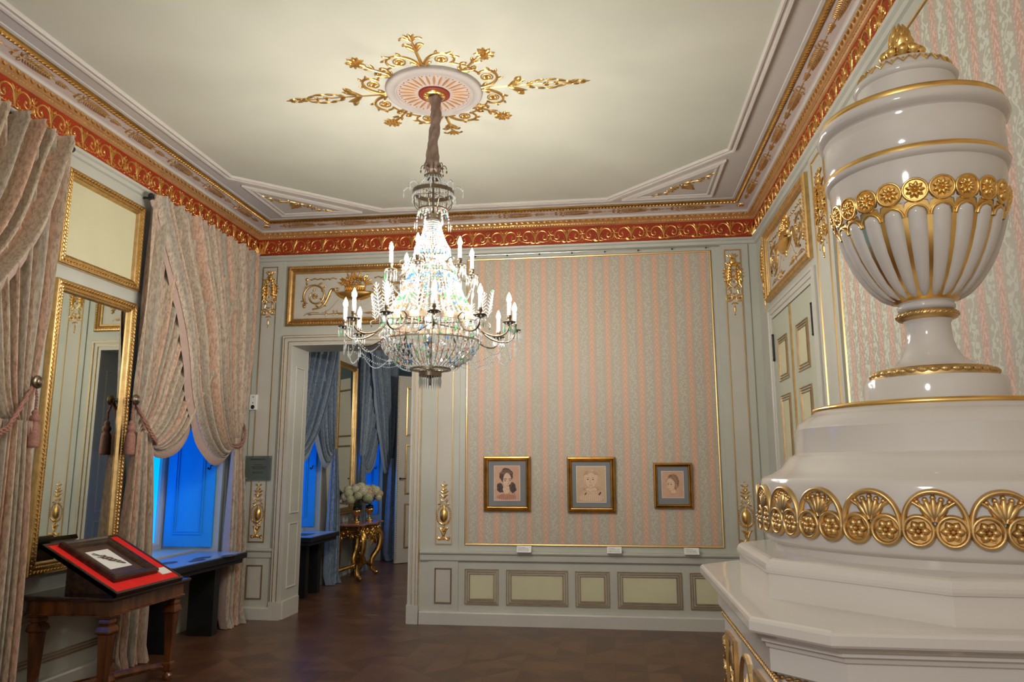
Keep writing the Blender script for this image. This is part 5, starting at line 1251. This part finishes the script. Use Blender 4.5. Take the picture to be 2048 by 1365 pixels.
# gilt panels of the body : left, chamfer and front faces
mb=MB()
def face_panels(P,L):
    k=int(L/.02)
    for i in range(k): leaf(mb,P,-L/2+L*i/k,1.118,.2,.022,.006,.008); boss(mb,P,-L/2+L*(i+.5)/k,1.106,.006,.008,6)
    for z0,z1 in ((.76,1.07),(.28,.70)):
        if L>.5:
            for u0,u1,kd in ((-.42,-.37,2),(-.33,-.16,0),(-.12,.12,1),(.16,.33,0),(.37,.42,2)):
                um=(u0+u1)/2; zm=(z0+z1)/2
                if kd==2:
                    for i in range(7): leaf(mb,P,um,z0+.02+(z1-z0-.06)*i/7,PI/2+.5*(-1)**i,.05,.010,.012); boss(mb,P,um,z0+.02+(z1-z0-.04)*i/7,.008,.014,6)
                elif kd==0:
                    frame(mb,P,rect(u0,z0,u1,z1),[(0,0),(0,.012),(.01,.014),(.016,.004)])
                    for s in (1,-1):
                        stroke(mb,P,[(um+s*a,b) for a,b in spiral(.02,zm+.06,.045,.012,-1.57,3.6,12)],.008); stroke(mb,P,[(um+s*a,b) for a,b in spiral(.02,zm-.05,.045,.012,1.57,-3.6,12)],.008)
                        leaf(mb,P,um,z0+.03,PI/2-s*.6,.09,.016); leaf(mb,P,um,z1-.03,-PI/2+s*.6,.09,.016)
                    rosette(mb,P,um,zm,.04,.014,8)
                else:
                    stroke(mb,P,[(um+.105*cos(q),zm+(z1-z0)*.48*sin(q)) for q in [2*PI*j/28 for j in range(29)]],.009)
                    for j in range(-3,4): leaf(mb,P,um,z0+.06,PI/2-.25*j,.2-.02*abs(j),.015,.016)
                    rosette(mb,P,um,z0+.06,.04,.016,8)
        else:
            frame(mb,P,rect(-L*.36,z0,L*.36,z1),[(0,0),(0,.012),(.008,.014),(.014,.004)]); rosette(mb,P,0,(z0+z1)/2,.035,.012,8)
            for i in range(6): leaf(mb,P,0,z0+.03+.04*i,PI/2+.6*(-1)**i,.05,.010)
S2=math.sqrt(.5)
face_panels(lambda u,v,h:(SX-.575-h,SY-u,v),.88)
face_panels(lambda u,v,h:(SX+u,SY-.549-h,v),.84)
face_panels(lambda u,v,h:(SX-(.575-.065)-h*S2+u*S2,SY-(.549-.065)-h*S2-u*S2,v),.18)
mb.build('gilt_relief_panels',MT['gold_dull'],parent=body)

# ------------------------------------------------------------------ next room
GB_='blue-grey velvet curtains in the next room'
curtain('blue-grey velvet curtain nearest the doorway, gathered to the right',(10.35,8.6),
  [(8.7,3.93),(9.0,3.3),(9.35,2.6),(9.55,2.1),(9.75,1.78),(9.95,1.66),(10.12,1.68),(10.2,1.80)],[(10.32,3.93),(10.34,3.2),(10.33,2.5),(10.3,1.9)],(10.27,1.82),(10.52,10.22),XB,MT['velvet_blue'],MT['lining_blue'],GB_,12,5)
curtain('blue-grey velvet curtain sweeping left behind the doorway jamb',(8.6,10.35),
  [(10.3,3.93),(10.1,3.2),(9.7,2.4),(9.4,1.95),(9.1,1.75),(8.85,1.75),(8.75,1.85)],[(8.62,3.93),(8.6,3.0),(8.6,2.3),(8.63,1.9)],(8.66,1.85),(8.5,8.85),XB+.04,MT['velvet_blue'],MT['lining_blue'],GB_,12,6)
curtain('blue-grey velvet curtain left of the second blue window beyond the console table',(11.45,13.1),
  [(13.1,3.93),(12.8,3.2),(12.5,2.5),(12.3,2.0),(12.1,1.62),(11.9,1.55),(11.78,1.68)],[(11.48,3.93),(11.5,3.0),(11.54,2.3),(11.6,1.8)],(11.66,1.75),(11.56,11.85),XA-.02,MT['velvet_blue'],MT['lining_blue'],GB_,12,7)
curtain('blue-grey velvet curtain furthest away, falling beside the far wall',(13.2,11.55),
  [(11.6,3.93),(11.85,3.2),(12.15,2.5),(12.4,1.95),(12.65,1.6),(12.85,1.55),(13.0,1.65)],[(13.2,3.93),(13.2,3.0),(13.18,2.3),(13.14,1.8)],(13.08,1.72),(13.25,12.95),XB,MT['velvet_blue'],MT['lining_blue'],GB_,12,8)
t=thing('pier_mirror',(XL,11.0,.9),'gilt-framed mirror above the marble console table in the next room','mirror')
r=(10.62,.92,11.46,3.2); mb=MB(); gilt_frame(mb,PL,r); mb.build('mirror_frame',MT['gold_dull'],parent=t)
mb=MB(); pbox(mb,PL,r[0]+.085,r[2]-.085,r[1]+.085,r[3]-.085,.004,.012); mb.build('mirror_glass',MT['mirror'],parent=t)
# console table
ct=thing('console_table',(-3.78,11.03,0),'carved gilt console table with rose marble top in the next room','console table')
def serp(off,z,n=40):
    o=[]; y0,y1=10.56,11.50
    for i in range(n+1):
        t_=i/n; y=y0+off+(y1-y0-2*off)*t_; o.append((-3.56-off+.06*sin(PI*t_)+.035*cos(4*PI*t_),y,z))
    return [(XL+.04,y0+off,z)]+o+[(XL+.04,y1-off,z)]
mb=MB(); ringloft(mb,[serp(o,z) for o,z in ((.03,.765),(.008,.77),(0,.782),(0,.792),(.008,.80),(.02,.802))],True,True); mb.build('marble_top',MT['marble'],parent=ct)
mb=MB(); ringloft(mb,[serp(o,z) for o,z in ((.09,.64),(.07,.66),(.06,.72),(.045,.765))],True,True); rd=random.Random(6)
ap=serp(.05,.71)[1:-1]
for i,(x,y,z) in enumerate(ap):
    for q in range(5): P=lambda u,v,h:(x+.004+h,y+u,z-.03+v); leaf(mb,P,rd.uniform(-.03,.03),rd.uniform(-.08,.05),rd.uniform(0,6.28),.06,.012,.018)
for y in [0]:
    for q in range(40): P=lambda u,v,h:(-3.98+u,10.615-h,.68+v); leaf(mb,P,.38*rd.random(),rd.uniform(-.08,.06),rd.uniform(0,6.28),.06,.012,.018)
P=lambda u,v,h:(-3.535+h,11.03+u,.62+v); rosette(mb,P,0,0,.09,.03,10); 
for s in (1,-1): leaf(mb,P,0,-.04,-PI/2+s*.9,.16,.03,.03); leaf(mb,P,s*.06,.0,-PI/2+s*1.2,.2,.03,.03)
mb.build('carved_apron',MT['gold_dark'],parent=ct)
for x,y,sx_,sy_ in ((-3.60,10.66,1,-1),(-3.60,11.40,1,1),(-3.93,10.65,.3,-1),(-3.93,11.41,.3,1)):
    mb=MB(); p=catmull([(x,y,.68),(x+.05*sx_,y+.035*sy_,.58),(x+.03*sx_,y+.02*sy_,.40),(x-.05*sx_,y-.03*sy_,.24),(x-.05*sx_,y-.03*sy_,.1),(x-.0,y,.03)],6)
    tube(mb,p,[.055-.03*(i/len(p)) for i in range(len(p))],10); ball(mb,(x+.01*sx_,y+.01*sy_,.032),.03,10,8)
    for i in range(0,len(p)-4,2):
        q=p[i]
        for k in range(5): a=2*PI*k/5+i; PP=lambda u,v,h:(q[0]+(.04-.022*i/len(p)+h)*cos(a+u*12),q[1]+(.04-.022*i/len(p)+h)*sin(a+u*12),q[2]+v); leaf(mb,PP,0,-.02,PI/2+.4,.05,.010,.014)
    mb.build('carved_leg',MT['gold_dark'],parent=ct)
mb=MB()
for x,y in ((-3.65,10.69),(-3.65,11.37),(-3.93,10.65),(-3.93,11.41)): tube(mb,catmull([(x,y,.14),(-3.72,11.03+(y-11.03)*.5,.2),(-3.76,11.03,.13)],8),.026,8)
P=lambda u,v,h:(-3.70+h,11.03+u,.2+v)
for k in range(9): a=PI*k/8; leaf(mb,P,.03*cos(a),0,a,.14,.025,.03)
ball(mb,(-3.74,11.03,.17),.06,12,8)
mb.build('stretcher',MT['gold_dark'],parent=ct)
HC=[paint('hydrangea_'+n,c,.18,.8,60) for n,c in (('cream',srgb(206,204,166)),('green',srgb(184,190,146)),('lilac',srgb(172,164,186)),('pink',srgb(206,176,146)),('pale',srgb(216,208,180)))]
def vase(x,y,lab):
    t=thing('gilt_vase',(x,y,.803),lab,'vase','gilt pedestal vases on the console table')
    mb=MB(); lathe(mb,[(.055,0),(.056,.012),(.04,.022),(.02,.035),(.015,.06),(.022,.075),(.016,.085),(.03,.10),(.055,.13),(.066,.16),(.068,.18),(.058,.185),(.05,.18),(.001,.17)],(x,y,.803),28,0,0,True); mb.build('bowl_and_foot',MT['gold'],parent=t,smooth=True)
    mb=MB(); lathe(mb,[(.056,.18),(.06,.20),(.055,.235),(.001,.24)],(x,y,.803),24); mb.build('dark_liner',MT['black'],parent=t,smooth=True)
def bouquet(x,y,R,lab,seed,n):
    t=thing('hydrangea_bouquet',(x,y,1.03),lab,'flower bouquet','hydrangea bouquets on the console table'); rd=random.Random(seed)
    for k in range(n):
        th=PI*(3-math.sqrt(5))*k; zz=1-1.35*(k+.5)/n; rr=math.sqrt(max(0,1-zz*zz)); c=(x+R*rr*cos(th),y+R*1.15*rr*sin(th),1.17+R*.85*zz); r=R*rd.uniform(.38,.48)
        mb=MB(); ball(mb,c,r*.86,10,8)
        for j in range(70):
            z2=1-2*(j+.5)/70; r2=math.sqrt(1-z2*z2); a=PI*(3-math.sqrt(5))*j; d=Vector((r2*cos(a),r2*sin(a),z2)); o=Vector(c)+d*r*.8
            s=r*.17; u_=d.orthogonal().normalized(); w_=d.cross(u_)
            for q in range(4):
                an=PI/2*q+j; e=u_*cos(an)+w_*sin(an); f=u_*cos(an+.8)+w_*sin(an+.8); g=u_*cos(an-.8)+w_*sin(an-.8)
                mb.add([tuple(o+d*s*.35),tuple(o+f*s*.7+d*s*.5),tuple(o+e*s*1.15+d*s*rd.uniform(.1,1.2)),tuple(o+g*s*.7+d*s*.5)],[(0,1,2,3)])
        mb.build('flower_head',HC[(0,1,0,4,1,3,0,2,4,1,0,4,1,0,3)[(k+seed*3)%15]],parent=t)
    mb=MB(); rd=random.Random(seed+1)
    for k in range(10): a=rd.uniform(0,6.28); tube(mb,[(x,y,1.03),(x+R*.5*cos(a),y+R*.5*sin(a),1.13)],.005,5)
    mb.build('stems',paint('flower_stem_green',srgb(70,88,50),.1,.6),parent=t)
vase(-3.74,10.86,'gilt vase under the nearer, larger hydrangea bouquet'); bouquet(-3.74,10.86,.175,'larger pale hydrangea bouquet with a lilac head, nearer on the console table',2,18)
vase(-3.70,11.33,'gilt vase under the further, smaller hydrangea bouquet'); bouquet(-3.70,11.33,.15,'smaller hydrangea bouquet with pink heads, further along the console table',4,16)
# open far door leaf
ca=math.atan2(.62,.70); E0=(-3.66,12.62)
PD=lambda u,v,h:(E0[0]+u*cos(ca)+h*sin(ca),E0[1]+u*sin(ca)-h*cos(ca),v)
mb=MB(); pbox(mb,PD,0,.98,.01,3.2,-.045,0); d3=struct(mb.build('door_3',MT['panel']))
mb=MB()
for v0,v1 in ((.25,1.0),(1.15,2.0),(2.15,3.0)): frame(mb,PD,rect(.16,v0,.86,v1),[(0,0),(0,.012),(.02,.014),(.03,.004)])
mb.build('panel_mouldings',MT['gold_dull'],parent=d3)
mb=MB()
for k in range(90): boss(mb,PD,.02,.05+.035*k,.010,.012,6)
mb.build('gilt_bead_edge',MT['gold_dull'],parent=d3)
mb=MB(); boss(mb,PD,.07,1.42,.02,.01); tube(mb,[PD(.07,1.42,.0),PD(.07,1.42,.05),PD(.15,1.42,.055)],.010,8); mb.build('door_handle',MT['iron'],parent=d3)
for x,lab in ((-3.02,'left thin brass floor strip in the open doorway'),(-2.645,'right thin brass floor strip in the open doorway')):
    mb=MB(); box(mb,x-.07,x+.07,8.31,8.325,0,.003); tag(mb.build('floor_strip',MT['steel']),lab,'floor strip')

# ------------------------------------------------------------------ light
def lamp(name,kind,loc,en,col,size=.3):
    l=bpy.data.lights.new(name,kind); l.energy=en; l.color=col
    if kind=='POINT': l.shadow_soft_size=size
    o=bpy.data.objects.new(name,l); COL.objects.link(o); o.location=loc; return o
lamp('next_room_lamp','POINT',(-1.2,10.8,2.9),90,(1,.92,.82),.15)
lamp('rear_chandelier_lamp','POINT',(-1.15,-1.1,2.9),135,(1,.97,.94),.22)
w=bpy.data.worlds.new('world'); SC.world=w; w.use_nodes=True
bg=w.node_tree.nodes['Background']; bg.inputs[0].default_value=(1,.96,.92,1); bg.inputs[1].default_value=WORLD if 'WORLD' in globals() else .72

# ------------------------------------------------------------------ camera
f_px,yaw,pit,rol=1485.90496,.130159790,.169110023,-.00161567
fw=Vector((-sin(yaw)*cos(pit),cos(yaw)*cos(pit),sin(pit))); rt=Vector((cos(yaw),sin(yaw),0)); up=rt.cross(fw)
r2=rt*cos(rol)+up*sin(rol); u2=-rt*sin(rol)+up*cos(rol)
cam=bpy.data.cameras.new('camera'); cam.sensor_width=36; cam.sensor_fit='HORIZONTAL'; cam.lens=f_px*36/2048; cam.clip_start=.05; cam.clip_end=60
co=bpy.data.objects.new('camera',cam); COL.objects.link(co)
co.matrix_world=Matrix(((r2.x,u2.x,-fw.x,0),(r2.y,u2.y,-fw.y,0),(r2.z,u2.z,-fw.z,1.6),(0,0,0,1)))
SC.camera=co
SC.view_settings.view_transform='Standard'; SC.view_settings.look='None'; SC.view_settings.gamma=1; SC.view_settings.exposure=EXPO if 'EXPO' in globals() else 0
SC.view_settings.use_curve_mapping=False
try:
    SC.cycles.sample_clamp_indirect=3; SC.cycles.sample_clamp_direct=0; SC.cycles.max_bounces=7; SC.cycles.transparent_max_bounces=18; SC.cycles.caustics_reflective=False; SC.cycles.caustics_refractive=False; SC.cycles.use_light_tree=True; SC.cycles.use_denoising=True
except Exception as e: print(e)
